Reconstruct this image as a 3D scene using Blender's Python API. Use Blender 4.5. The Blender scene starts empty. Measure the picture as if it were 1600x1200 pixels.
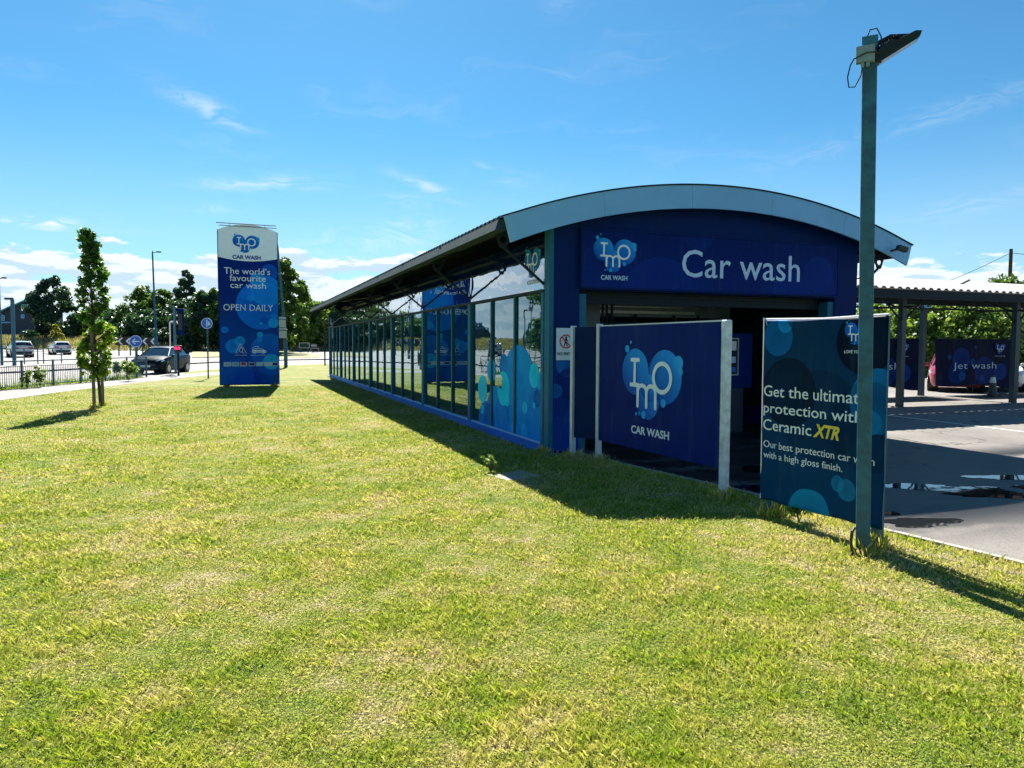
import bpy, bmesh, math, random
import numpy as np
from mathutils import Vector, Matrix

scene = bpy.context.scene
COL = scene.collection
R = math.radians

# ------------------------------------------------------------------ camera
FPX, PITCH, ROLL, EYE = 1120.0, 0.0545, -0.0039, 1.65
cam = bpy.data.cameras.new("camera")
cam.sensor_width = 36.0
cam.lens = 36.0 * FPX / 1600.0
cam.clip_start = 0.05
cam.clip_end = 3000
camo = bpy.data.objects.new("camera", cam)
COL.objects.link(camo)
_c, _s = math.cos(PITCH), math.sin(PITCH)
_r, _u, _b = Vector((1, 0, 0)), Vector((0, _s, _c)), Vector((0, -_c, _s))
_cr, _sr = math.cos(ROLL), math.sin(ROLL)
_r2 = _r * _cr - _u * _sr
_u2 = _r * _sr + _u * _cr
M = Matrix((( _r2.x, _u2.x, _b.x, 0), (_r2.y, _u2.y, _b.y, 0), (_r2.z, _u2.z, _b.z, EYE), (0, 0, 0, 1)))
camo.matrix_world = M
scene.camera = camo

# ------------------------------------------------------------------ frame of the building
TH = 0.3655
C0 = Vector((0.5745, 10.898, 0))
RV = Vector((math.cos(TH), math.sin(TH), 0))
LV = Vector((-math.sin(TH), math.cos(TH), 0))

def W(a, b, z=0.0):
    return C0 + RV * a + LV * b + Vector((0, 0, z))

# ------------------------------------------------------------------ sun + sky
SUN_EL = R(43.5)
sv = (RV * 0.10 + LV * 0.995)
sun_dir = Vector((sv.x * math.cos(SUN_EL), sv.y * math.cos(SUN_EL), math.sin(SUN_EL))).normalized()
sun_az = math.atan2(sun_dir.x, sun_dir.y)
sl = bpy.data.lights.new("sun", 'SUN')
sl.energy = 5.0
sl.angle = R(0.53)
sl.color = (1.0, 0.94, 0.84)
so = bpy.data.objects.new("sun", sl)
COL.objects.link(so)
so.rotation_euler = sun_dir.to_track_quat('Z', 'Y').to_euler()
so.location = (0, 0, 30)

world = bpy.data.worlds.new("World")
scene.world = world
world.use_nodes = True

class NT:
    """tiny node builder"""
    def __init__(self, tree):
        self.t = tree
        self.n = tree.nodes
        self.l = tree.links
    def new(self, typ, **kw):
        nd = self.n.new(typ)
        for k, v in kw.items():
            setattr(nd, k, v)
        return nd
    def put(self, sock, v):
        if isinstance(v, bpy.types.NodeSocket):
            self.l.new(v, sock)
        elif v is not None:
            if isinstance(v, (tuple, list)) and len(v) == 3 and sock.type == 'RGBA':
                v = (*v, 1)
            sock.default_value = v
    def math(self, op, a, b=None, c=None, clamp=False):
        nd = self.new('ShaderNodeMath', operation=op)
        nd.use_clamp = clamp
        for i, v in enumerate((a, b, c)):
            if v is not None:
                self.put(nd.inputs[i], v)
        return nd.outputs[0]
    def vmath(self, op, a, b=None):
        nd = self.new('ShaderNodeVectorMath', operation=op)
        self.put(nd.inputs[0], a)
        if b is not None:
            self.put(nd.inputs[1], b)
        return nd.outputs['Value' if op in ('LENGTH', 'DISTANCE', 'DOT_PRODUCT') else 'Vector']
    def mix(self, f, a, b, blend='MIX'):
        nd = self.new('ShaderNodeMix', data_type='RGBA', blend_type=blend)
        self.put(nd.inputs[0], f)
        self.put(nd.inputs[6], a)
        self.put(nd.inputs[7], b)
        return nd.outputs[2]
    def noise(self, vec, scale, detail=3, rough=0.5, w=None, dist=0.0):
        nd = self.new('ShaderNodeTexNoise')
        if vec is not None:
            self.l.new(vec, nd.inputs['Vector'])
        nd.inputs['Scale'].default_value = scale
        nd.inputs['Detail'].default_value = detail
        nd.inputs['Roughness'].default_value = rough
        nd.inputs['Distortion'].default_value = dist
        return nd.outputs['Fac']
    def ss(self, v, lo, hi):
        nd = self.new('ShaderNodeMapRange', interpolation_type='SMOOTHSTEP')
        self.put(nd.inputs[0], v)
        nd.inputs[1].default_value = lo
        nd.inputs[2].default_value = hi
        return nd.outputs[0]
    def lin(self, v, lo, hi, a, b):
        nd = self.new('ShaderNodeMapRange')
        self.put(nd.inputs[0], v)
        for i, x in enumerate((lo, hi, a, b)):
            nd.inputs[i + 1].default_value = x
        return nd.outputs[0]
    def comb(self, x, y, z):
        nd = self.new('ShaderNodeCombineXYZ')
        for i, v in enumerate((x, y, z)):
            self.put(nd.inputs[i], v)
        return nd.outputs[0]
    def sep(self, v):
        nd = self.new('ShaderNodeSeparateXYZ')
        self.put(nd.inputs[0], v)
        return nd.outputs

def ray(px, py):
    a, b = px - 800.0, py - 600.0
    a, b = a * _cr + b * _sr, -a * _sr + b * _cr
    return Vector((a / FPX, _c - b / FPX * _s, -_s - b / FPX * _c))

def build_world():
    nt = NT(world.node_tree)
    nt.n.clear()
    out = nt.new('ShaderNodeOutputWorld')
    bg = nt.new('ShaderNodeBackground')
    sky = nt.new('ShaderNodeTexSky', sky_type='NISHITA')
    sky.sun_disc = False
    sky.sun_elevation = SUN_EL
    sky.sun_rotation = sun_az
    sky.altitude = 50
    sky.air_density = 1.0
    sky.dust_density = 0.2
    sky.ozone_density = 2.0
    gen = nt.new('ShaderNodeTexCoord').outputs['Generated']
    x, y, z = nt.sep(gen)
    az = nt.math('ARCTAN2', x, y)              # radians, right positive
    el = nt.math('ARCSINE', z)
    tint = nt.mix(1.0, sky.outputs[0], (0.27, 0.605, 0.74), 'MULTIPLY')
    # --- cumulus bank low over the horizon
    v = nt.comb(nt.math('MULTIPLY', az, 7.0), nt.math('MULTIPLY', el, 24.0), 3.7)
    n1 = nt.noise(v, 1.25, 9, 0.58)
    v2 = nt.comb(nt.math('MULTIPLY', az, 7.0), nt.math('ADD', nt.math('MULTIPLY', el, 24.0), 0.16), 3.7)
    n2 = nt.noise(v2, 1.25, 9, 0.58)
    thr = nt.math('ADD', nt.lin(el, 0.02, 0.125, 0.27, 0.385), nt.math('MULTIPLY', nt.ss(el, 0.10, 0.145), 0.26))
    right = nt.lin(az, -0.22, 0.05, 0.0, 0.12)
    thr = nt.math('ADD', thr, right)
    cov = nt.ss(nt.math('SUBTRACT', n1, thr), 0.0, 0.05)
    cov = nt.math('MULTIPLY', cov, nt.math('SUBTRACT', 1.0, nt.ss(el, 0.125, 0.16)))
    lit = nt.ss(nt.math('SUBTRACT', n1, n2), -0.035, 0.04)
    ccol = nt.mix(lit, (3.3, 4.3, 5.4), (6.6, 6.7, 6.8))
    c1 = nt.mix(nt.math('MULTIPLY', cov, 0.92), tint, ccol)
    # horizon veil
    veil = nt.math('MULTIPLY', nt.math('SUBTRACT', 1.0, nt.ss(el, 0.0, 0.30)), 0.50)
    c1 = nt.mix(veil, c1, (4.4, 5.4, 6.2))
    # --- thin streaks of high cloud
    wsum = None
    for (px, py, wp, hp, slope, st) in (
            (318, 172, 58, 13, -.33, .85), (410, 292, 80, 12, .08, .85), (662, 292, 48, 9, -.35, .8), (640, 315, 50, 18, 0, .4), (580, 378, 90, 22, .1, .9),
            (650, 352, 40, 9, .2, .5), (755, 264, 14, 6, -.5, .5), (800, 280, 60, 12, -.15, .35), (970, 198, 50, 8, 0, .25), (1490, 165, 130, 14, .18, .35),
            (1540, 312, 90, 14, .12, .4), (1230, 250, 80, 18, .2, .2), (330, 330, 45, 7, .1, .4), (245, 5, 20, 5, -.35, .5), (880, 5, 40, 10, 0, .2),
            (40, 351, 15, 6, 0, 1.5), (86, 353, 20, 6, 0, 1.5), (78, 363, 14, 3.5, 0, .8), (6, 349, 9, 4, 0, 1.1)):
        d = ray(px, py)
        a0, e0 = math.atan2(d.x, d.y), math.asin(d.z / d.length)
        wa, we = wp / FPX, hp / FPX
        da = nt.math('SUBTRACT', az, a0)
        de = nt.math('SUBTRACT', nt.math('SUBTRACT', el, e0), nt.math('MULTIPLY', da, slope))
        q = nt.math('ADD', nt.math('POWER', nt.math('ABSOLUTE', nt.math('DIVIDE', da, wa)), 2.0),
                    nt.math('POWER', nt.math('ABSOLUTE', nt.math('DIVIDE', de, we)), 2.0))
        g = nt.math('MULTIPLY', nt.math('POWER', 2.718, nt.math('MULTIPLY', q, -1.0)), st * (.55 if st < 1 else 1))
        wsum = g if wsum is None else nt.math('ADD', wsum, g)
    warp = nt.noise(nt.comb(nt.math('MULTIPLY', az, 5.0), nt.math('MULTIPLY', el, 12.0), 1.0), 2.0, 3, .5)
    sv_ = nt.comb(nt.math('MULTIPLY', az, 9.0), nt.math('ADD', nt.math('MULTIPLY', el, 55.0), nt.math('MULTIPLY', warp, 5.0)), 0.0)
    streak = nt.ss(nt.noise(sv_, 1.3, 7, 0.62), 0.36, 0.74)
    wf = nt.math('MULTIPLY', wsum, nt.math('ADD', nt.math('MULTIPLY', streak, 1.15), 0.0), clamp=True)
    wide = nt.math('MULTIPLY', nt.ss(nt.noise(sv_, 0.35, 5, 0.6), 0.5, 0.9), 0.16)
    wf = nt.math('MAXIMUM', wf, wide)
    c2 = nt.mix(wf, c1, (5.6, 6.1, 6.5))
    nt.l.new(c2, bg.inputs[0])
    bg.inputs[1].default_value = 0.055
    nt.l.new(bg.outputs[0], out.inputs[0])
build_world()

scene.view_settings.view_transform = 'Standard'
scene.view_settings.look = 'None'
scene.view_settings.exposure = 1.65
scene.view_settings.gamma = 1.0
scene.view_settings.use_curve_mapping = False
scene.cycles.max_bounces = 8
scene.cycles.transparent_max_bounces = 16
scene.cycles.use_denoising = True
scene.cycles.caustics_reflective = False
scene.cycles.caustics_refractive = False

# ------------------------------------------------------------------ helpers
def zt(x, y):
    r = math.hypot(x, y)
    return float(np.interp(r, [0, 52, 72, 80, 130, 250, 400, 1200], [0, 0, .33, .45, .85, 1.0, 1.1, 1.2]))

def gpt(px, py, dz=0.0):
    """point of the ground seen at a pixel of the photograph"""
    d = ray(px, py)
    t = 8.0
    z = dz
    for _ in range(60):
        if d.z >= -1e-4:
            t = 400.0
            break
        t2 = min((z - EYE) / d.z, 600.0)
        t = t * 0.5 + t2 * 0.5
        z = zt(d.x * t, d.y * t) + dz
    return Vector((d.x * t, d.y * t, z))

def at(px, py, Y):
    d = ray(px, py)
    return d * (Y / d.y) + Vector((0, 0, EYE))

class MB:
    """collects shapes, links them as ONE mesh object"""
    def __init__(self):
        self.v, self.f, self.m, self.s, self.c = [], [], [], [], []
    def add(self, vs, fs, mi=0, smooth=False, cols=None, mat=None):
        o = len(self.v)
        if mat is not None:
            vs = [mat @ Vector(p) for p in vs]
        self.v += [tuple(p) for p in vs]
        self.f += [tuple(i + o for i in f) for f in fs]
        self.m += [mi] * len(fs)
        self.s += [smooth] * len(fs)
        self.c += list(cols) if cols is not None else [(1, 1, 1, 1)] * len(vs)
        return self
    def box(self, a, b, mi=0, mat=None):
        x0, y0, z0 = a
        x1, y1, z1 = b
        v = [(x0, y0, z0), (x1, y0, z0), (x1, y1, z0), (x0, y1, z0), (x0, y0, z1), (x1, y0, z1), (x1, y1, z1), (x0, y1, z1)]
        f = [(3, 2, 1, 0), (4, 5, 6, 7), (0, 1, 5, 4), (1, 2, 6, 5), (2, 3, 7, 6), (3, 0, 4, 7)]
        return self.add(v, f, mi, mat=mat)
    def tube(self, pts, r, n=10, mi=0, mat=None, caps=True):
        pts = [Vector(p) for p in pts]
        rr = r if isinstance(r, (list, tuple)) else [r] * len(pts)
        vs, fs = [], []
        prev = None
        for i, p in enumerate(pts):
            d = (pts[min(i + 1, len(pts) - 1)] - pts[max(i - 1, 0)]).normalized()
            if prev is None:
                u = d.orthogonal().normalized()
            else:
                u = (prev - d * prev.dot(d))
                u = u.normalized() if u.length > 1e-6 else d.orthogonal().normalized()
            prev = u
            w = d.cross(u)
            for k in range(n):
                t = 2 * math.pi * k / n
                vs.append(p + u * (rr[i] * math.cos(t)) + w * (rr[i] * math.sin(t)))
        for i in range(len(pts) - 1):
            for k in range(n):
                fs.append((i * n + k, i * n + (k + 1) % n, (i + 1) * n + (k + 1) % n, (i + 1) * n + k))
        if caps:
            fs.append(tuple(range(n - 1, -1, -1)))
            fs.append(tuple(range((len(pts) - 1) * n, len(pts) * n)))
        return self.add(vs, fs, mi, True, mat=mat)
    def beam(self, p, q, w, h, mi=0, up=(0, 0, 1)):
        p, q = Vector(p), Vector(q)
        d = (q - p)
        L = d.length
        d.normalize()
        s = d.cross(Vector(up))
        s = s.normalized() if s.length > 1e-6 else Vector((1, 0, 0))
        t = s.cross(d)
        m = Matrix(((d.x, s.x, t.x, p.x), (d.y, s.y, t.y, p.y), (d.z, s.z, t.z, p.z), (0, 0, 0, 1)))
        return self.box((0, -w / 2, -h / 2), (L, w / 2, h / 2), mi, m)
    def prism(self, poly, d0, d1, mi=0, mat=None):
        """poly in (x,z), extruded along y from d0 to d1"""
        n = len(poly)
        v = [(x, d0, z) for x, z in poly] + [(x, d1, z) for x, z in poly]
        f = [tuple(range(n)), tuple(range(2 * n - 1, n - 1, -1))]
        f += [(i, i + n, (i + 1) % n + n, (i + 1) % n) for i in range(n)]
        return self.add(v, f, mi, mat=mat)
    def disc(self, cx, cz, r, y, c0, c1, rz=None, n=36, mi=0, ang=0.9):
        """flat disc facing -y with a printed gradient c0 (top left) to c1"""
        rz = rz or r
        vs, cs = [(cx, y, cz)], [tuple((a + b) / 2 for a, b in zip(c0, c1)) + (1,)]
        for k in range(n):
            t = 2 * math.pi * k / n
            vs.append((cx + r * math.cos(t), y, cz + rz * math.sin(t)))
            g = 0.5 + 0.5 * math.cos(t - ang)
            cs.append(tuple(a * g + b * (1 - g) for a, b in zip(c0, c1)) + (1,))
        fs = [(0, (k + 1) % n + 1, k + 1) for k in range(n)]
        fs = [(f[0], f[2], f[1]) for f in fs]
        return self.add(vs, fs, mi, cols=cs)
    def ribbon(self, pts, w, y, col=(1, 1, 1), mi=0, closed=False):
        """flat stroke with round ends facing -y, one face strip"""
        P = [Vector((p[0], p[1])) for p in pts]
        n = len(P)
        Lf, Rt = [], []
        for i in range(n):
            if closed:
                d = (P[(i + 1) % n] - P[i - 1]).normalized()
            else:
                d = (P[min(i + 1, n - 1)] - P[max(i - 1, 0)]).normalized()
            nn = Vector((-d.y, d.x)) * (w / 2)
            Lf.append(P[i] + nn)
            Rt.append(P[i] - nn)
        vs = [(p.x, y, p.y) for p in Lf] + [(p.x, y, p.y) for p in Rt]
        fs = []
        for i in range(n if closed else n - 1):
            j = (i + 1) % n
            fs.append((i, n + i, n + j, j))
        if not closed:
            for end, sg in ((0, -1), (n - 1, 1)):
                d = (P[1] - P[0]).normalized() * -1 if end == 0 else (P[-1] - P[-2]).normalized()
                nn = Vector((-d.y, d.x))
                arc = []
                for k in range(1, 8):
                    t = math.pi * k / 8
                    q = P[end] + nn * (w / 2 * math.cos(t)) + d * (w / 2 * math.sin(t))
                    arc.append((q.x, y, q.y))
                o = len(vs)
                vs += arc
                a, b = (n + end, end) if end == 0 else (end, n + end)
                fs.append((a, *range(o, o + 7), b))
        return self.add(vs, fs, mi, cols=[(*col, 1)] * len(vs))
    def build(self, name, mats, parent=None, loc=None, rotz=0.0, sharp=35, bevel=0.0):
        me = bpy.data.meshes.new(name)
        me.from_pydata(self.v, [], self.f)
        if not isinstance(mats, (list, tuple)):
            mats = [mats]
        for m in mats:
            me.materials.append(m)
        me.polygons.foreach_set('material_index', self.m)
        me.polygons.foreach_set('use_smooth', self.s)
        if any(c != (1, 1, 1, 1) for c in self.c):
            at_ = me.color_attributes.new('Col', 'FLOAT_COLOR', 'POINT')
            at_.data.foreach_set('color', np.array(self.c, dtype=np.float32).ravel())
        me.update()
        if any(self.s):
            me.set_sharp_from_angle(angle=R(sharp))
        o = bpy.data.objects.new(name, me)
        COL.objects.link(o)
        if parent is not None:
            o.parent = parent
        if loc is not None:
            o.location = loc
        o.rotation_euler = (0, 0, rotz)
        if bevel:
            bv = o.modifiers.new('bevel', 'BEVEL')
            bv.width = bevel
            bv.segments = 2
            bv.limit_method = 'ANGLE'
        return o

def empty(name, label, cat, loc, rotz=0.0, group=None):
    o = bpy.data.objects.new(name, None)
    o.empty_display_size = 0.2
    COL.objects.link(o)
    o.location = loc
    o.rotation_euler = (0, 0, rotz)
    return tag(o, label, cat, group)

def tag(o, label, cat, group=None):
    o['label'] = label
    o['category'] = cat
    if group:
        o['group'] = group
    return o

def kind(o, k):
    o['kind'] = k
    return o

def copy_tree(o, parent=None):
    c = o.copy()
    COL.objects.link(c)
    if parent is not None:
        c.parent = parent
    for ch in o.children:
        copy_tree(ch, c)
    return c

def np_mesh(name, verts, faces, mats, parent=None, rnd=None, smooth=False, loc=None):
    """verts (N,3); faces (F,k)"""
    me = bpy.data.meshes.new(name)
    k = faces.shape[1]
    me.vertices.add(len(verts))
    me.vertices.foreach_set('co', np.ascontiguousarray(verts, dtype=np.float32).ravel())
    me.loops.add(faces.size)
    me.loops.foreach_set('vertex_index', np.ascontiguousarray(faces, dtype=np.int32).ravel())
    me.polygons.add(len(faces))
    me.polygons.foreach_set('loop_start', np.arange(0, faces.size, k, dtype=np.int32))
    me.polygons.foreach_set('loop_total', np.full(len(faces), k, dtype=np.int32))
    me.polygons.foreach_set('use_smooth', np.full(len(faces), smooth))
    if rnd is not None:
        a = me.attributes.new('rnd', 'FLOAT', 'POINT')
        a.data.foreach_set('value', rnd.astype(np.float32))
    for m in (mats if isinstance(mats, (list, tuple)) else [mats]):
        me.materials.append(m)
    me.update(calc_edges=True)
    me.validate()
    o = bpy.data.objects.new(name, me)
    COL.objects.link(o)
    if parent is not None:
        o.parent = parent
    if loc is not None:
        o.location = loc
    return o

# ------------------------------------------------------------------ materials
def newmat(name):
    m = bpy.data.materials.new(name)
    m.use_nodes = True
    nt = NT(m.node_tree)
    nt.n.clear()
    out = nt.new('ShaderNodeOutputMaterial')
    return m, nt, out

def mat(name, col, rough=0.5, metal=0.0, var=0.12, scale=6.0, bump=0.0, bscale=60.0, spec=0.5, coat=0.0, col2=None):
    m, nt, out = newmat(name)
    p = nt.new('ShaderNodeBsdfPrincipled')
    obj = nt.new('ShaderNodeTexCoord').outputs['Object']
    n = nt.noise(obj, scale, 5, 0.6)
    dark = tuple(c * (1 - var) for c in col)
    lite = tuple(min(1, c * (1 + var)) for c in col) if col2 is None else col2
    nt.put(p.inputs['Base Color'], nt.mix(nt.ss(n, 0.3, 0.7), dark, lite))
    nt.put(p.inputs['Roughness'], nt.lin(n, 0.3, 0.7, rough * 0.85, min(1, rough * 1.15)))
    p.inputs['Metallic'].default_value = metal
    p.inputs['Specular IOR Level'].default_value = spec
    p.inputs['Coat Weight'].default_value = coat
    p.inputs['Coat Roughness'].default_value = 0.05
    if bump:
        b = nt.new('ShaderNodeBump')
        b.inputs['Strength'].default_value = bump
        b.inputs['Distance'].default_value = 0.01
        nt.l.new(nt.noise(obj, bscale, 4, 0.6), b.inputs['Height'])
        nt.l.new(b.outputs[0], p.inputs['Normal'])
    nt.l.new(p.outputs[0], out.inputs[0])
    return m

def printed(name='printed_colour', rough=0.35):
    m, nt, out = newmat(name)
    p = nt.new('ShaderNodeBsdfPrincipled')
    a = nt.new('ShaderNodeVertexColor', layer_name='Col')
    nt.l.new(a.outputs[0], p.inputs['Base Color'])
    p.inputs['Specular IOR Level'].default_value = 0.04
    p.inputs['Roughness'].default_value = rough
    nt.l.new(p.outputs[0], out.inputs[0])
    return m

def bubbles(name, lo, hi, z0, z1, circles, rough=0.3, alpha=False, spec=0.04, wave=0.0, dens=1.0):
    """printed panel: vertical gradient lo..hi, overlaid circles (x, z, r, colour, opacity) in object x/z"""
    m, nt, out = newmat(name)
    obj = nt.new('ShaderNodeTexCoord').outputs['Object']
    x, y, z = nt.sep(obj)
    flat = nt.comb(x, 0.0, z)
    ink = lambda c: (min(.9, c[0] * 0.15 * dens), min(.9, c[1] * (0.68 if dens < 2 else .80) * dens), min(.9, c[2] * (0.80 if dens < 2 else .66) * dens))     # print density
    col = nt.mix(nt.ss(z, z0, z1), ink(lo), ink(hi))
    al = None
    for c in circles:
        cx, cz, r, cc, op = c[:5]
        d = nt.vmath('DISTANCE', flat, (cx, 0, cz))
        f = nt.math('SUBTRACT', 1.0, nt.ss(d, r - 0.004, r + 0.004))
        grad = nt.lin(d, 0, r, op * 0.6, op)          # printed rim slightly stronger
        col = nt.mix(nt.math('MULTIPLY', f, grad), col, ink(cc))
        if len(c) > 5:
            al = f if al is None else nt.math('MAXIMUM', al, f)
    dirt = nt.noise(nt.comb(nt.math('MULTIPLY', x, 9.0), 0.0, nt.math('MULTIPLY', z, 0.9)), 1.0, 5, 0.65)
    col = nt.mix(nt.math('MULTIPLY', nt.ss(dirt, 0.50, 0.78), 0.30), col, (0.05, 0.10, 0.15))
    grime = nt.noise(obj, 3.0, 5, 0.65)
    col = nt.mix(nt.math('MULTIPLY', nt.ss(grime, 0.42, 0.75), 0.16), col, (0.002, 0.01, 0.03))
    p = nt.new('ShaderNodeBsdfPrincipled')
    nt.l.new(col, p.inputs['Base Color'])
    nt.put(p.inputs['Roughness'], nt.lin(grime, .3, .7, rough * .8, min(1, rough * 1.3)))
    p.inputs['Specular IOR Level'].default_value = spec
    if wave:
        b = nt.new('ShaderNodeBump')
        b.inputs['Strength'].default_value = wave
        b.inputs['Distance'].default_value = 0.06
        nt.l.new(nt.noise(obj, 2.2, 3, 0.5), b.inputs['Height'])
        nt.l.new(b.outputs[0], p.inputs['Normal'])
    if alpha:
        tr = nt.new('ShaderNodeBsdfTransparent')
        mx = nt.new('ShaderNodeMixShader')
        nt.l.new(al, mx.inputs[0])
        nt.l.new(tr.outputs[0], mx.inputs[1])
        nt.l.new(p.outputs[0], mx.inputs[2])
        nt.l.new(mx.outputs[0], out.inputs[0])
    else:
        nt.l.new(p.outputs[0], out.inputs[0])
    return m

def glazing(name, tint, body, see=0.6, layers=4.0, wave=0.012, refl=(.58, .73, .79)):
    """sealed glass: strong fresnel mirror over a dark see-through body"""
    m, nt, out = newmat(name)
    fr = nt.new('ShaderNodeFresnel')
    fr.inputs[0].default_value = 1.5
    k = nt.math('SUBTRACT', 1.0, nt.math('POWER', nt.math('SUBTRACT', 1.0, fr.outputs[0]), layers))
    gl = nt.new('ShaderNodeBsdfGlossy')
    gl.inputs['Roughness'].default_value = 0.012
    gl.inputs['Color'].default_value = (*refl, 1)
    obj = nt.new('ShaderNodeTexCoord').outputs['Object']
    b = nt.new('ShaderNodeBump')
    b.inputs['Strength'].default_value = 0.35
    b.inputs['Distance'].default_value = wave
    nt.l.new(nt.noise(obj, 1.6, 2, 0.5), b.inputs['Height'])
    nt.l.new(b.outputs[0], gl.inputs['Normal'])
    df = nt.new('ShaderNodeBsdfDiffuse')
    df.inputs[0].default_value = (*body, 1)
    base = df.outputs[0]
    if see > 0:
        tr = nt.new('ShaderNodeBsdfTransparent')
        tr.inputs[0].default_value = (*tint, 1)
        mx0 = nt.new('ShaderNodeMixShader')
        mx0.inputs[0].default_value = see
        nt.l.new(df.outputs[0], mx0.inputs[1])
        nt.l.new(tr.outputs[0], mx0.inputs[2])
        base = mx0.outputs[0]
    mx = nt.new('ShaderNodeMixShader')
    nt.l.new(k, mx.inputs[0])
    nt.l.new(base, mx.inputs[1])
    nt.l.new(gl.outputs[0], mx.inputs[2])
    nt.l.new(mx.outputs[0], out.inputs[0])
    return m

def lawn_colour(nt, pos):
    """albedo of the mown lawn from world position"""
    n1 = nt.noise(pos, 0.55, 4, 0.6, dist=0.4)
    n2 = nt.noise(pos, 2.6, 5, 0.65, dist=0.3)
    n3 = nt.noise(pos, 11.0, 4, 0.6)
    q = nt.math('ADD', nt.math('ADD', nt.math('MULTIPLY', n1, 0.34), nt.math('MULTIPLY', n2, 0.40)), nt.math('MULTIPLY', n3, 0.26))
    rp = nt.new('ShaderNodeValToRGB')
    nt.l.new(q, rp.inputs[0])
    el = rp.color_ramp.elements
    el[0].position, el[0].color = 0.37, (0.150, 0.240, 0.022, 1)
    el[1].position, el[1].color = 0.62, (0.63, 0.50, 0.33, 1)
    for pos_, c in ((0.44, (0.265, 0.345, 0.030)), (0.505, (0.385, 0.405, 0.075)), (0.56, (0.50, 0.45, 0.18))):
        e = el.new(pos_)
        e.color = (*c, 1)
    return rp.outputs[0]

def lawn_mat():
    m, nt, out = newmat('lawn_turf')
    pos = nt.new('ShaderNodeNewGeometry').outputs['Position']
    col = lawn_colour(nt, pos)
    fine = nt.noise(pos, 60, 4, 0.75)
    col = nt.mix(nt.math('MULTIPLY', nt.ss(fine, 0.60, 0.44), 0.92), col, (0.025, 0.035, 0.014))  # dark thatch gaps, with the shade between blades painted in
    p = nt.new('ShaderNodeBsdfPrincipled')
    nt.l.new(col, p.inputs['Base Color'])
    p.inputs['Roughness'].default_value = 0.9
    p.inputs['Specular IOR Level'].default_value = 0.15
    b = nt.new('ShaderNodeBump')
    b.inputs['Strength'].default_value = 0.8
    b.inputs['Distance'].default_value = 0.035
    h = nt.math('ADD', nt.noise(pos, 45, 5, 0.7), nt.math('MULTIPLY', nt.noise(pos, 6, 3, 0.6), 0.8))
    nt.l.new(h, b.inputs['Height'])
    nt.l.new(b.outputs[0], p.inputs['Normal'])
    nt.l.new(p.outputs[0], out.inputs[0])
    return m

def blade_mat():
    m, nt, out = newmat('grass_blade')
    pos = nt.new('ShaderNodeNewGeometry').outputs['Position']
    col = lawn_colour(nt, pos)
    r = nt.new('ShaderNodeAttribute', attribute_name='rnd').outputs['Fac']
    col = nt.mix(nt.math('MULTIPLY', nt.ss(r, 0.80, 0.97), .7), col, (0.66, 0.56, 0.34))
    col = nt.mix(nt.math('MULTIPLY', nt.ss(r, 0.34, 0.0), 0.8), col, (0.08, 0.155, 0.012))
    d = nt.new('ShaderNodeBsdfPrincipled')
    nt.l.new(col, d.inputs['Base Color'])
    d.inputs['Roughness'].default_value = 0.55
    d.inputs['Specular IOR Level'].default_value = 0.35
    t = nt.new('ShaderNodeBsdfTranslucent')
    nt.l.new(nt.mix(1.0, col, (1.25, 1.25, 0.75), 'MULTIPLY'), t.inputs[0])
    mx = nt.new('ShaderNodeMixShader')
    mx.inputs[0].default_value = 0.38
    nt.l.new(d.outputs[0], mx.inputs[1])
    nt.l.new(t.outputs[0], mx.inputs[2])
    nt.l.new(mx.outputs[0], out.inputs[0])
    return m

def leaf_mat(name, c0, c1, c2, trans=0.4):
    m, nt, out = newmat(name)
    r = nt.new('ShaderNodeAttribute', attribute_name='rnd').outputs['Fac']
    rp = nt.new('ShaderNodeValToRGB')
    nt.l.new(r, rp.inputs[0])
    e = rp.color_ramp.elements
    e[0].position, e[0].color = 0.0, (*c0, 1)
    e[1].position, e[1].color = 1.0, (*c2, 1)
    k = e.new(0.55)
    k.color = (*c1, 1)
    d = nt.new('ShaderNodeBsdfPrincipled')
    nt.l.new(rp.outputs[0], d.inputs['Base Color'])
    d.inputs['Roughness'].default_value = 0.45
    d.inputs['Specular IOR Level'].default_value = 0.4
    t = nt.new('ShaderNodeBsdfTranslucent')
    nt.l.new(nt.mix(1.0, rp.outputs[0], (1.4, 1.35, 0.6), 'MULTIPLY'), t.inputs[0])
    mx = nt.new('ShaderNodeMixShader')
    mx.inputs[0].default_value = trans
    nt.l.new(d.outputs[0], mx.inputs[1])
    nt.l.new(t.outputs[0], mx.inputs[2])
    nt.l.new(mx.outputs[0], out.inputs[0])
    return m

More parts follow.
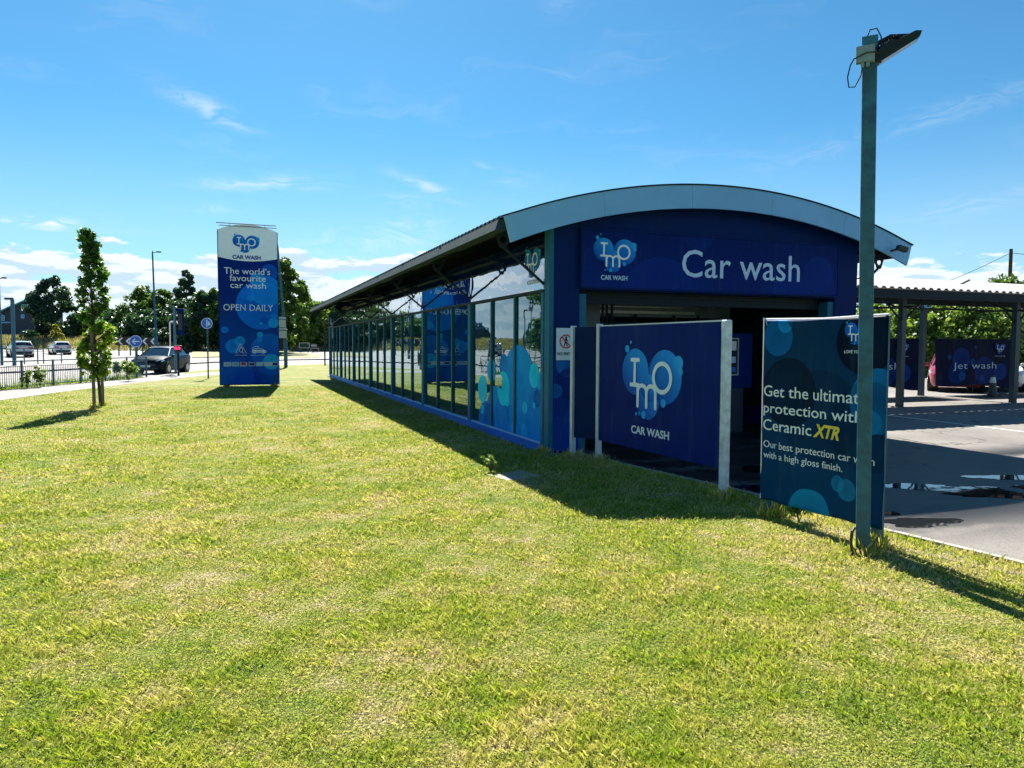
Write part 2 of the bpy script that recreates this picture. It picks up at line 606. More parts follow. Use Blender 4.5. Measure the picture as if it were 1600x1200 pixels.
def asphalt_mat(name, base, wet_shade=False, scale=1.0):
    m, nt, out = newmat(name)
    pos = nt.new('ShaderNodeNewGeometry').outputs['Position']
    n1 = nt.noise(pos, 0.5 * scale, 5, 0.6)
    n2 = nt.noise(pos, 90 * scale, 3, 0.7)
    c = nt.mix(nt.ss(n1, 0.3, 0.7), tuple(v * 0.82 for v in base), tuple(v * 1.15 for v in base))
    c = nt.mix(nt.ss(n2, 0.35, 0.65), nt.mix(1.0, c, (0.62, 0.62, 0.62), 'MULTIPLY'), nt.mix(1.0, c, (1.25, 1.23, 1.2), 'MULTIPLY'))
    stain = nt.noise(pos, 0.22 * scale, 6, 0.68, dist=.8)
    c = nt.mix(nt.math('MULTIPLY', nt.ss(stain, 0.52, 0.70), 0.45), c, nt.mix(1.0, c, (0.45, 0.45, 0.46), 'MULTIPLY'))
    spot = nt.noise(pos, 1.9 * scale, 3, 0.5)
    c = nt.mix(nt.math('MULTIPLY', nt.ss(spot, 0.68, 0.76), 0.5), c, nt.mix(1.0, c, (0.4, 0.4, 0.4), 'MULTIPLY'))
    vo = nt.new('ShaderNodeTexVoronoi', feature='DISTANCE_TO_EDGE')
    wp = nt.vmath('ADD', pos, nt.comb(nt.math('MULTIPLY', nt.noise(pos, 0.9, 4, .6), 1.6), nt.math('MULTIPLY', nt.noise(pos, 1.3, 4, .6), 1.6), 0.0))
    nt.l.new(wp, vo.inputs['Vector'])
    vo.inputs['Scale'].default_value = 0.24
    crack = nt.math('SUBTRACT', 1.0, nt.ss(vo.outputs['Distance'], 0.003, 0.010))
    c = nt.mix(nt.math('MULTIPLY', crack, 0.85), c, (0.03, 0.03, 0.03))
    p = nt.new('ShaderNodeBsdfPrincipled')
    p.inputs['Roughness'].default_value = 0.85
    b = nt.new('ShaderNodeBump')
    b.inputs['Strength'].default_value = 0.6
    b.inputs['Distance'].default_value = 0.006
    nt.l.new(n2, b.inputs['Height'])
    if wet_shade:
        # damp run-off from the wash mouth with the building's shade painted in (one wet patch on the tarmac)
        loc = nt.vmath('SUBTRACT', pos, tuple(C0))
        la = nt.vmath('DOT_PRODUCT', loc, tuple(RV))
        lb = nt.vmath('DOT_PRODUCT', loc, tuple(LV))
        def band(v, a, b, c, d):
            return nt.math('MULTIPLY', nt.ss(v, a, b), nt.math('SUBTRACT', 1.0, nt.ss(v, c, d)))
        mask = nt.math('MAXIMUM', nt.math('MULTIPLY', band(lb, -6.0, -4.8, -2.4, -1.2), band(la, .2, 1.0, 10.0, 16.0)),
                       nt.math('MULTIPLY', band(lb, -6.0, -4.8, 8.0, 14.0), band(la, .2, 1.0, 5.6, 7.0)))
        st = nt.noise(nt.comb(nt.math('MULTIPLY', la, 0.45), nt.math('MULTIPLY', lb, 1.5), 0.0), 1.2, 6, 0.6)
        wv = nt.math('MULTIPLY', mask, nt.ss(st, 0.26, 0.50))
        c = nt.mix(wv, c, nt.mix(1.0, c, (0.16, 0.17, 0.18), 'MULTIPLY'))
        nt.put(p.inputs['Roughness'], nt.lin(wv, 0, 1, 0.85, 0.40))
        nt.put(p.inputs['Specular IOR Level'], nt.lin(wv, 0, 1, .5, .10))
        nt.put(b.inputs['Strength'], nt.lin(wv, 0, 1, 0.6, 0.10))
    nt.l.new(c, p.inputs['Base Color'])
    nt.l.new(b.outputs[0], p.inputs['Normal'])
    nt.l.new(p.outputs[0], out.inputs[0])
    return m

BLUE = (0.006, 0.030, 0.20)
NAVY = (0.004, 0.014, 0.10)
M_blue = mat('navy_cladding', (0.001, 0.024, 0.155), 0.4, var=0.10, scale=1.5, spec=.06)
M_navy = mat('dark_navy_cladding', (0.0006, 0.018, 0.115), 0.45, var=0.10, scale=1.5, spec=.06)
M_plinth = mat('blue_painted_plinth', (0.012, 0.11, 0.42), 0.45, var=0.25, scale=3)
M_gutter = mat('dark_grey_gutter', (0.03, 0.06, 0.075), 0.75, var=.15, spec=.08)
M_greypost = mat('grey_blue_aluminium', (0.012, 0.13, 0.22), 0.45, var=0.12, scale=4, spec=.12)
M_mull = mat('green_grey_aluminium', (0.02, 0.11, 0.15), 0.45, var=0.12, scale=4, spec=.15)
M_fascia = mat('pale_grey_steel', (0.15, 0.42, 0.70), 0.42, var=0.07, scale=1.2)
M_roof = mat('grey_corrugated_steel', (0.22, 0.25, 0.27), 0.45, metal=0.1, var=0.15, scale=2)
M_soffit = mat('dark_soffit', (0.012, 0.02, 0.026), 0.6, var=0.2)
M_steel = mat('dark_painted_steel', (0.010, 0.024, 0.034), 0.6, var=0.2, spec=.15)
M_galv = mat('galvanised_steel', (0.012, 0.100, 0.155), 0.55, metal=0.0, var=0.35, scale=9, bump=0.15, bscale=30)
M_alu = mat('brushed_aluminium', (0.42, 0.54, 0.60), 0.38, metal=0.35, var=0.10, scale=5)
M_white = mat('white_paint', (0.80, 0.81, 0.82), 0.45, var=0.04)
M_letter = mat('white_letter_vinyl', (0.66, 0.78, 0.84), 0.4, var=0.02)
M_letter2 = mat('pale_blue_letter_vinyl', (0.42, 0.66, 0.86), 0.4, var=0.02)
M_navyletter = mat('navy_letter_vinyl', (0.01, 0.05, 0.24), 0.4, var=0.02)
M_yellow = mat('yellow_letter_vinyl', (0.72, 0.58, 0.05), 0.4, var=0.05)
M_black = mat('black_plastic', (0.018, 0.018, 0.02), 0.5, var=0.2)
M_dark = mat('dark_interior', (0.008, 0.010, 0.012), 0.7, var=0.3)
M_teal = mat('teal_painted_steel', (0.006, 0.035, 0.055), 0.45, var=0.15)
M_concrete = mat('pale_concrete', (0.30, 0.29, 0.26), 0.85, var=0.18, scale=8, bump=0.3)
M_wood = mat('weathered_timber', (0.16, 0.14, 0.125), 0.8, var=0.3, scale=14, bump=0.3)
M_bark = mat('bark', (0.055, 0.05, 0.04), 0.9, var=0.35, scale=12, bump=0.5)
M_print = printed()
M_letter_print = mat('logo_white', (0.66, 0.80, 0.88), 0.4, var=0.02)
M_glass = glazing('side_glazing', (0.40, 0.66, 0.72), (0.006, 0.085, 0.13), 0.55, 3.2, wave=.006)
M_gloss = glazing('gloss_dark_panel', (0, 0, 0), (0.004, 0.02, 0.10), 0.0, 4.4, wave=0.014, refl=(.86, .93, .97))
M_rubber = mat('rubber', (0.015, 0.015, 0.016), 0.8)
M_rim = mat('alloy_rim', (0.42, 0.43, 0.45), 0.3, metal=0.8)
M_carglass = glazing('car_glass', (0.1, 0.14, 0.15), (0.01, 0.015, 0.018), 0.25, 2.5, wave=0.0)
M_headlamp = mat('headlamp_lens', (0.75, 0.80, 0.85), 0.08, spec=0.8, coat=1.0)
M_tail = mat('tail_lamp_lens', (0.45, 0.01, 0.012), 0.15, coat=1.0)
M_plate = mat('number_plate', (0.78, 0.77, 0.70), 0.4)
M_signblue = mat('traffic_sign_blue', (0.01, 0.13, 0.55), 0.35, var=0.05)
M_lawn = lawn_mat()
M_blade = blade_mat()
M_path = asphalt_mat('footpath_tarmac', (0.215, 0.20, 0.20), scale=1.0)
M_road = asphalt_mat('road_tarmac', (0.205, 0.20, 0.20), scale=0.6)
M_fore = asphalt_mat('forecourt_tarmac', (0.185, 0.174, 0.163), wet_shade=True)
M_line = mat('road_paint', (0.70, 0.68, 0.60), 0.7, var=0.2, scale=20)
M_kerb = mat('kerb_stone', (0.34, 0.325, 0.30), 0.85, var=0.22, scale=6, bump=0.4)
M_darkkerb = mat('road_edge_kerb', (0.10, 0.10, 0.10), 0.85, var=0.3, scale=6)
M_earth = mat('dry_earth', (0.16, 0.15, 0.07), 0.95, var=0.4, scale=0.05, bump=0.5, bscale=3)
M_verge = mat('rough_verge', (0.16, 0.18, 0.05), 0.95, var=0.4, scale=0.8, bump=0.6, bscale=12, col2=(0.26, 0.24, 0.09))
M_bank = mat('dry_bank', (0.20, 0.20, 0.11), 0.95, var=0.3, scale=0.5, bump=0.6, bscale=6)

# ------------------------------------------------------------------ text
_tcache = {}
def text_mesh(body, offset=0.0, shear=0.0, spacing=1.0, ext=0.01):
    key = (body, offset, shear, spacing, ext)
    if key in _tcache:
        return _tcache[key]
    cu = bpy.data.curves.new('lettering', 'FONT')
    cu.body = body
    cu.offset = offset
    cu.shear = shear
    cu.space_character = spacing
    cu.extrude = ext
    cu.resolution_u = 3
    ob = bpy.data.objects.new('lettering', cu)
    COL.objects.link(ob)
    dg = bpy.context.evaluated_depsgraph_get()
    dg.update()
    me = bpy.data.meshes.new_from_object(ob.evaluated_get(dg))
    v = np.zeros(len(me.vertices) * 3)
    me.vertices.foreach_get('co', v)
    v = v.reshape(-1, 3)
    fs = [tuple(p.vertices) for p in me.polygons]
    bpy.data.objects.remove(ob)
    bpy.data.meshes.remove(me)
    bpy.data.curves.remove(cu)
    _tcache[key] = (v, fs)
    return v, fs

def text(mb, body, x0, x1, z0, z1, y, mi=0, offset=0.0, shear=0.0, spacing=1.0, th=0.004):
    """lettering fitted to a box on a panel facing -y"""
    v, fs = text_mesh(body, offset, shear, spacing)
    lo, hi = v.min(0), v.max(0)
    sx = (x1 - x0) / (hi[0] - lo[0])
    sz = (z1 - z0) / (hi[1] - lo[1])
    sy = th / max(1e-6, hi[2] - lo[2])
    vs = [(x0 + (p[0] - lo[0]) * sx, y - (p[2] - lo[2]) * sy, z0 + (p[1] - lo[1]) * sz) for p in v]
    mb.add(vs, fs, mi)
    return mb

BL1, BL2 = (0.015, 0.30, 0.78), (0.003, 0.075, 0.42)
def logo(parent, cx, cz, w, y, light=BL1, deep=BL2, ink=None, name='logo', bubble=(0.03, 0.42, 0.80)):
    """heart of overlapping bubbles with the three initials; w = overall width"""
    u = w / 365.0
    def X(px): return cx + (px - 462) * u
    def Z(py): return cz - (py - 342) * u
    mb = MB()
    st = 0.0006
    k = 0
    for (px, py, r, a, b) in ((448, 372, 78, deep, deep), (445, 412, 70, light, deep), (365, 312, 85, light, deep), (546, 325, 95, light, deep),
                              (455, 368, 50, light, deep), (622, 275, 25, bubble, light), (632, 303, 15, bubble, light),
                              (312, 228, 14, bubble, light), (337, 203, 6, bubble, light), (541, 416, 15, bubble, light), (378, 467, 6, bubble, light), (424, 467, 14, bubble, light), (398, 464, 8, light, deep)):
        mb.disc(X(px), Z(py), r * u, y - st * k, a, b)
        k += 1
    lo = mb.build(name, M_print, parent)
    ln = MB()
    y2 = y - st * k - 0.001
    t = 15 * u
    ln.ribbon([(X(345), Z(268)), (X(390), Z(268))], t, y2)
    ln.ribbon([(X(367), Z(270)), (X(365), Z(355))], t, y2 - st)
    ln.ribbon([(X(342), Z(360)), (X(392), Z(360))], t, y2 - st * 2)
    ln.ribbon([(X(388), Z(362)), (X(388), Z(436))], t, y2 - st * 3)
    for q, (x0, x1) in enumerate(((388, 443), (443, 498))):
        pts = [(X((x0 + x1) / 2 - 27 * math.cos(math.pi * i / 10)), Z(384 - 24 * math.sin(math.pi * i / 10))) for i in range(11)]
        ln.ribbon(pts + [(X(x1), Z(436))], t, y2 - st * (4 + q))
    ln.ribbon([(X(535 + 50 * math.cos(2 * math.pi * i / 40)), Z(328 - 50 * math.sin(2 * math.pi * i / 40))) for i in range(40)], t * 1.05, y2 - st * 6, closed=True)
    ln.build('logo_initials', ink or M_letter_print, lo)
    return lo

def letter(parent, m, body, x0, x1, z0, z1, y, loc=None, rotz=0.0, wave=None, **kw):
    """one line of lettering as an object of its own"""
    t = MB()
    text(t, body, x0, x1, z0, z1, y, **kw)
    if wave:
        t.v = [(p[0], p[1] + wave(p[0], p[2]), p[2]) for p in t.v]
    return t.build('lettering', m, parent, loc=loc, rotz=rotz)

# ------------------------------------------------------------------ terrain
def build_ground():
    mb = MB()
    rs = [0, 6, 12, 20, 30, 40, 46, 50, 54, 58, 62, 66, 70, 74, 78, 84, 92, 100, 110, 120, 130, 150, 180, 220, 280, 400, 700, 1300]
    N = 96
    vs = [(0, 0, -0.14)]
    for r in rs[1:]:
        for k in range(N):
            t = 2 * math.pi * k / N
            x, y = r * math.cos(t), r * math.sin(t)
            vs.append((x, y, zt(x, y) - 0.14))
    fs = [(0, 1 + k, 1 + (k + 1) % N) for k in range(N)]
    for i in range(len(rs) - 2):
        for k in range(N):
            a, b = 1 + i * N + k, 1 + i * N + (k + 1) % N
            fs.append((a, a + N, b + N, b))
    mb.add(vs, fs, 0, True)
    kind(mb.build('ground', M_earth, sharp=180), 'structure')
build_ground()

def resample(pts, n):
    P = [Vector(p) for p in pts]
    d = [0.0]
    for i in range(1, len(P)):
        d.append(d[-1] + (P[i] - P[i - 1]).length)
    out = []
    for k in range(n):
        s = d[-1] * k / (n - 1)
        i = max(j for j in range(len(d)) if d[j] <= s + 1e-9)
        i = min(i, len(P) - 2)
        f = (s - d[i]) / max(1e-9, d[i + 1] - d[i])
        out.append(P[i].lerp(P[i + 1], f))
    return out

def strip(name, lower, upper, m, dz, n=60, cross=6, skirt=0.0, mi2=None):
    """ground strip between two edges given as lists of ground points"""
    A, B = resample(lower, n), resample(upper, n)
    mb = MB()
    vs, fs = [], []
    for i in range(n):
        for j in range(cross + 1):
            p = A[i].lerp(B[i], j / cross)
            vs.append((p.x, p.y, zt(p.x, p.y) + dz))
    c = cross + 1
    for i in range(n - 1):
        for j in range(cross):
            fs.append((i * c + j, (i + 1) * c + j, (i + 1) * c + j + 1, i * c + j + 1))
    mb.add(vs, fs, 0)
    if skirt:
        for E in (A, B):
            vs = []
            for p in E:
                z = zt(p.x, p.y) + dz
                vs += [(p.x, p.y, z), (p.x, p.y, z - skirt)]
            mb.add(vs, [(2 * i, 2 * i + 2, 2 * i + 3, 2 * i + 1) for i in range(n - 1)], 1 if mi2 else 0)
    return kind(mb.build(name, [m, mi2] if mi2 else m), 'structure')

def G(*pts):
    return [gpt(*p) for p in pts]

ROAD_LO = G((-420, 668), (-200, 640), (0, 613.5), (130, 602.5), (220, 593.5), (270, 588), (330, 581), (440, 573.5), (510, 571), (580, 569))
ROAD_UP = G((-420, 614), (-200, 600), (0, 587.5), (130, 580), (200, 576.5), (290, 571.5), (340, 568.5), (440, 564.5), (510, 563), (580, 561.5))
strip('road', ROAD_LO, ROAD_UP, M_road, -0.10)
ISL_UP = G((-420, 596), (-200, 585), (0, 576), (130, 572.5), (200, 568), (290, 563.5), (340, 562), (440, 556.5), (510, 556), (580, 555.5))
strip('traffic_island', ROAD_UP, ISL_UP, M_path, 0.0, skirt=0.14, mi2=M_darkkerb)
FAR_UP = G((-420, 556), (-200, 553.5), (0, 551.5), (130, 551.5), (200, 552), (290, 552), (340, 552), (440, 551), (510, 550), (580, 549.5))
strip('far_road', ISL_UP, FAR_UP, M_road, -0.08)

# lawn: one sheet with an edge down to the road and to the forecourt
KERB = [(1.75, -14.0), (1.05, -6.4), (0.90, -5.34), (0.82, -3.47), (0.45, -1.13), (0.36, -0.35), (0.25, -0.02)]
lawn_poly = [W(a, b) for a, b in KERB] + [W(0.05, 0.0), W(0.05, 27.7), W(34, 27.7), W(34, 44)]
road_edge = [p.copy() for p in reversed(ROAD_LO)]
lawn_poly += road_edge + [Vector((-34, -16, 0)), Vector((0, -16, 0))]

def poly_sheet(name, poly, z, m, depth=0.14, m2=None, flat=False):
    zt = (lambda x, y: 0.0) if flat else globals()['zt']
    bm = bmesh.new()
    vs = [bm.verts.new((p.x, p.y, zt(p.x, p.y) + z)) for p in poly]
    f = bm.faces.new(vs)
    if f.normal.z < 0:
        f.normal_flip()
    bmesh.ops.triangulate(bm, faces=[f])
    lo = [bm.verts.new((p.x, p.y, zt(p.x, p.y) + z - depth)) for p in poly]
    n = len(poly)
    for i in range(n):
        q = bm.faces.new((vs[i], vs[(i + 1) % n], lo[(i + 1) % n], lo[i]))
        q.material_index = 1 if m2 else 0
    me = bpy.data.meshes.new(name)
    bm.normal_update()
    bm.to_mesh(me)
    bm.free()
    me.materials.append(m)
    if m2:
        me.materials.append(m2)
    o = bpy.data.objects.new(name, me)
    COL.objects.link(o)
    return kind(o, 'structure')
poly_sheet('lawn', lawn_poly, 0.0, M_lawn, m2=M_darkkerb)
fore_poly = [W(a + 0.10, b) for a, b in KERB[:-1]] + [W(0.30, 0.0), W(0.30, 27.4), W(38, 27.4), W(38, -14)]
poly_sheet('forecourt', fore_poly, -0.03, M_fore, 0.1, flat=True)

# footpath across the lawn side
PA = G((-420, 700), (-200, 662), (0, 632), (100, 617.5), (220, 602), (320, 590.5), (440, 584.5), (510, 579.3), (600, 573.5))
PB = G((-420, 668), (-200, 640), (0, 617), (100, 606), (222, 594.5), (270, 590), (320, 586), (440, 581), (510, 576.5), (600, 571.5))
strip('footpath', PA, PB, M_path, 0.006, cross=2)
# rough verge between footpath and road
VA = G((-420, 668), (-200, 640), (0, 617), (100, 606), (215, 595))
VB = G((-420, 667), (-200, 639.5), (0, 613.8), (100, 604.5), (215, 594.3))
strip('verge', VA, VB, M_verge, 0.010, cross=2)
# crossing pavement by the signals
XA = G((222, 594.5), (250, 592), (288, 588.5))
XB = G((222, 593.5), (250, 590.2), (288, 586.2))
strip('pavement', XA, XB, M_path, 0.010, n=12, cross=2)

# grassy reserve beyond the road, right of the totem and left of it
RA = G((262, 563.5), (340, 561.2), (440, 556.2), (510, 555.5), (580, 555))
RB = G((262, 553), (340, 552.8), (440, 549.5), (510, 552.5), (580, 552.5))
strip('reserve_grass', G((300, 562.8), (340, 561.2), (440, 562.8), (500, 561)), G((300, 553), (340, 552.8), (440, 552), (500, 556)), M_verge, 0.03, n=30)

# dry bank behind the far road
def bank():
    mb = MB()
    n = 70
    vs, fs = [], []
    lo = resample(FAR_UP, n)
    rnd = random.Random(3)
    for p in lo:
        d = Vector((p.x, p.y, 0)).normalized()
        base = zt(p.x, p.y)
        for (s, h) in ((0, -0.1), (3, .5), (9, 1.2), (16, 1.5), (40, 1.6), (90, 1.7)):
            vs.append((p.x + d.x * s, p.y + d.y * s, base + h + rnd.uniform(-.08, .08)))
    for i in range(n - 1):
        for j in range(5):
            fs.append((i * 6 + j, (i + 1) * 6 + j, (i + 1) * 6 + j + 1, i * 6 + j + 1))
    mb.add(vs, fs, 0, True)
    kind(mb.build('grass_bank', M_bank, sharp=180), 'structure')
bank()

# kerb edging of the forecourt
def kerb_line():
    pts = []
    for i in range(len(KERB) - 2):
        a, b = KERB[i], KERB[i + 1]
        L = math.hypot(b[0] - a[0], b[1] - a[1])
        n = max(1, int(round(L / 0.92)))
        for k in range(n):
            p = (a[0] + (b[0] - a[0]) * k / n, a[1] + (b[1] - a[1]) * k / n)
            q = (a[0] + (b[0] - a[0]) * (k + 1) / n, a[1] + (b[1] - a[1]) * (k + 1) / n)
            pts.append((p, q))
    mb = MB()
    rnd = random.Random(4)
    for p, q in pts:
        P, Q = W(p[0] + .05, p[1]), W(q[0] + .05, q[1])
        d = (Q - P).normalized() * 0.004
        z = rnd.uniform(-.004, .004) - 0.055
        mb.beam(P + d + Vector((0, 0, z)), Q - d + Vector((0, 0, z)), 0.055, 0.16)
    kind(mb.build('kerb', M_kerb, bevel=0.006), 'structure')
kerb_line()

# bare soil strip against the kerb
def soil():
    n = 60
    A, Bq = [], []
    rnd = random.Random(8)
    for k in range(n):
        b = -11 + 9.4 * k / (n - 1)
        a = float(np.interp(b, [q[1] for q in KERB], [q[0] for q in KERB]))
        A.append(W(a - .0, b))
        Bq.append(W(a - .20 - .16 * (.5 + .5 * math.sin(b * 2.1)) - rnd.uniform(0, .10), b))
    strip('soil', A, Bq, asphalt_mat('dry_soil', (0.26, 0.215, 0.155), scale=.8), 0.004, n=n, cross=3)
soil()

# road markings and puddles
def marking(p, q, w, z):
    d = (q - p).normalized()
    s = Vector((-d.y, d.x, 0)) * (w / 2)
    mb = MB()
    mb.add([p - s, q - s, q + s, p + s], [(0, 1, 2, 3)])
    o = kind(mb.build('road_marking', M_line), 'structure')
    o.location.z = z
    return o
marking(W(10.45, 5.0), W(9.99, -1.5), 0.10, -0.024)

M_water, _nt, _out = newmat('puddle_water')
_p = _nt.new('ShaderNodeBsdfPrincipled')
_p.inputs['Base Color'].default_value = (0.012, 0.014, 0.016, 1)
_p.inputs['Roughness'].default_value = 0.02
_p.inputs['Specular IOR Level'].default_value = 0.9
_b = _nt.new('ShaderNodeBump')
_b.inputs['Strength'].default_value = 0.05
_b.inputs['Distance'].default_value = 0.01
_nt.l.new(_nt.noise(_nt.new('ShaderNodeTexCoord').outputs['Object'], 3.0, 3, .5), _b.inputs['Height'])
_nt.l.new(_b.outputs[0], _p.inputs['Normal'])
_nt.l.new(_p.outputs[0], _out.inputs[0])

def puddle(px, py, wpx, hpx, seed, n=64):
    """irregular sheet of water centred on a ground point, long axis along the picture's row"""
    rnd = random.Random(seed)
    c = gpt(px, py, -0.03)
    e1 = gpt(px + wpx, py + wpx * 0.02, -0.03) - c
    e2 = gpt(px, py - hpx, -0.03) - c
    ph = [rnd.uniform(0, 6.28) for _ in range(6)]
    poly = []
    for k in range(n):
        t = 2 * math.pi * k / n
        r = 1 + .16 * math.sin(2 * t + ph[0]) + .14 * math.sin(3 * t + ph[1]) + .09 * math.sin(5 * t + ph[2]) + .06 * math.sin(9 * t + ph[3]) + .04 * math.sin(17 * t + ph[4])
        p = c + e1 * (r * math.cos(t)) + e2 * (r * math.sin(t))
        poly.append((p.x, p.y, -0.0262))
    mb = MB()
    mb.add(poly, [tuple(range(n))])
    return kind(mb.build('puddle', M_water), 'structure')
for i, a in enumerate(((1560, 767, 80, 6), (1435, 756, 60, 5), (1525, 757, 40, 3), (1580, 740, 60, 4), (1440, 811, 60, 7), (1395, 798, 12, 3), (1180, 760, 40, 5), (1165, 730, 60, 5), (1605, 755, 25, 3))):
    puddle(*a, seed=i + 11)

# ------------------------------------------------------------------ car wash building
BW, BS, NB = 6.07, 3.944, 7
BLEN = BS * NB
OV, FO = 0.88, 0.35
RISE, HSPAN, EAVE = 0.72, BW / 2 + OV, 3.45
RAD = (HSPAN ** 2 + RISE ** 2) / (2 * RISE)
def arc(x):
    return EAVE + RISE - RAD + math.sqrt(max(0, RAD ** 2 - (x - BW / 2) ** 2))
def arcu(x):                     # underside of the roof trim
    return arc(x) - 0.34

B = empty('car_wash_building', 'long low car wash hall with curved grey roof and glazed side', 'building', C0, TH)

def building():
    # --- front wall: two piers, a lintel and a curved gable in one piece
    N = 24
    top = [(BW * k / N, arc(BW * k / N) - 0.09) for k in range(N + 1)]
    mb = MB()
    mb.prism([(0.0, -0.04), (0.49, -0.04), (0.49, 2.44)] + [(0.49, 2.5), (0.0, 2.5)], 0.0, 0.22)
    mb.prism([(5.56, -0.04), (BW, -0.04), (BW, 2.5), (5.56, 2.5)], 0.0, 0.22)
    mb.prism([(0, 2.5), (BW, 2.5)] + top[::-1], 0.0, 0.22)
    mb.build('front_wall', M_navy, B)
    # flat gable board above the sign
    g = MB()
    N2 = 20
    g.prism([(0.49, 3.45), (5.53, 3.45)] + [(0.49 + 5.04 * k / N2, arc(0.49 + 5.04 * k / N2) - 0.12) for k in range(N2, -1, -1)], -0.012, 0.004)
    g.build('gable_board', M_navy, B)
    for xx in (1.9, 4.1):
        sm = MB()
        sm.box((xx - .006, -0.0155, 3.45), (xx + .006, -0.0125, arc(xx) - .13))
        sm.build('seam', M_steel, B)
    # corner trim post
    c = MB()
    c.box((-0.03, -0.02, 0.0), (0.045, -0.004, 3.42))
    c.box((-0.03, -0.004, 0.0), (-0.006, 0.16, 3.42))
    c.build('corner_trim', M_greypost, B)
    # vinyl on the front pier
    m = bubbles('pier_vinyl', (0.012, 0.06, 0.36), (0.006, 0.04, 0.26), 0, 1.4,
                [(0.30, 1.36, .20, (0.04, 0.24, 0.62), .9), (0.34, 1.06, .24, (0.006, 0.03, 0.22), .9), (0.47, 1.2, .13, (0.015, 0.09, 0.42), .9), (0.10, 0.95, .11, (0.04, 0.2, 0.55), .8),
                 (0.5, .45, .28, (0.015, 0.09, 0.45), .7), (.1, .25, .3, (.014, .08, .42), .6)], 0.3)
    v = MB()
    v.box((0.06, -0.006, 0.02), (0.488, -0.001, 1.56))
    v.build('vinyl_graphic', m, B)
    # --- sign panel over the opening
    ms = bubbles('sign_blue', (0.007, 0.034, 0.23), (0.005, 0.022, 0.16), 2.5, 3.4,
                 [(1.9, 2.3, .75, (0.008, 0.045, 0.30), .7), (3.4, 2.9, .55, (0.006, 0.02, 0.16), .5), (5.1, 2.9, .32, (0.012, 0.055, 0.33), .55), (4.5, 2.5, .42, (0.01, 0.05, 0.33), .5), (2.6, 3.5, .3, (.01, .05, .3), .4)], 0.25)
    s = MB()
    s.box((0.495, -0.075, 2.545), (5.53, -0.002, 3.413))
    sign = s.build('sign_panel', ms, B, bevel=0.006)
    fr = MB()
    for a, b in (((0.47, 2.52), (5.555, 2.545)), ((0.47, 3.413), (5.555, 3.438)), ((0.47, 2.545), (0.495, 3.413)), ((5.53, 2.545), (5.555, 3.413))):
        fr.box((a[0], -0.085, a[1]), (b[0], -0.003, b[1]))
    fr.build('sign_frame', M_navy, sign)
    logo(sign, 1.055, 3.065, 0.75, -0.078)
    letter(sign, M_letter2, 'CAR WASH', 0.815, 1.28, 2.66, 2.733, -0.077, offset=0.016)
    letter(sign, M_letter2, 'Car wash', 2.28, 4.68, 2.755, 3.20, -0.077, offset=0.004, spacing=1.02)
    # --- door frame and roller shutter
    for xa in (0.49, 5.43):
        d = MB()
        d.box((xa, 0.03, -0.03), (xa + .13, 0.24, 2.44))
        d.build('door_jamb', M_greypost, B)
    sh = MB()
    nsl = 3
    for k in range(nsl):
        sh.box((0.625, 0.262 + 0.004 * (k % 2), 2.20 + k * 0.06), (5.425, 0.29, 2.20 + k * 0.06 + 0.055))
    sh.box((0.625, 0.25, 2.15), (5.425, 0.30, 2.198))
    sh.box((0.58, 0.30, 2.30), (5.47, 0.62, 2.7))
    o = sh.build('roller_shutter', M_steel, B)
    o.location.z = 0.16
    # --- side wall (street side): plinth, posts, mullions, panes, upper panels
    pl = MB()
    pl.prism([(-0.15, -0.03), (-0.15, 0.035), (-0.02, 0.10), (0.16, 0.10), (0.16, -0.03)], 0.16, BLEN)
    pl.build('plinth', M_plinth, B)
    ZB, ZG = 0.115, 2.46
    for k in range(NB + 1):
        y = k * BS
        p = MB()
        w0, w1 = (-.09, .09) if 0 < k < NB else ((0.165, .26) if k == 0 else (-.14, 0.0))
        p.box((-0.045, y + w0, 0.09), (0.10, y + w1, ZG + 0.02))
        p.build('post', M_greypost, B, bevel=0.006)
    cill = MB()
    cill.box((-0.03, 0.26, 0.10), (0.09, BLEN - .14, 0.135))
    cill.build('window_cill', M_fascia, B)
    hd = MB()
    hd.box((-0.05, 0.165, ZG), (0.10, BLEN, ZG + 0.045))
    hd.build('window_head', M_steel, B)
    for k in range(NB):
        y0 = k * BS + (0.09 if k else 0.26)
        y1 = (k + 1) * BS - (0.09 if k < NB - 1 else .14)
        w = (y1 - y0) / 3
        for j in (1, 2):
            q = MB()
            q.box((-0.025, y0 + j * w - 0.03, 0.136), (0.08, y0 + j * w + 0.03, ZG))
            q.build('mullion', M_mull, B)
        for j in range(3):
            q = MB()
            q.box((0.012, y0 + j * w + (0.03 if j else 0), 0.136), (0.034, y0 + (j + 1) * w - (0.03 if j < 2 else 0), ZG))
            q.build('window_pane', M_glass, B)
        u = MB()
        u.box((-0.02, k * BS + 0.165 if k == 0 else k * BS + 0.008, ZG + 0.045), (0.06, (k + 1) * BS - 0.008, 3.30))
        u.build('upper_panel', M_gloss, B)
    # vinyl on the first bay: drawn in a frame whose x runs towards the viewer's right (-y of the building)
    def sv(b): return -b
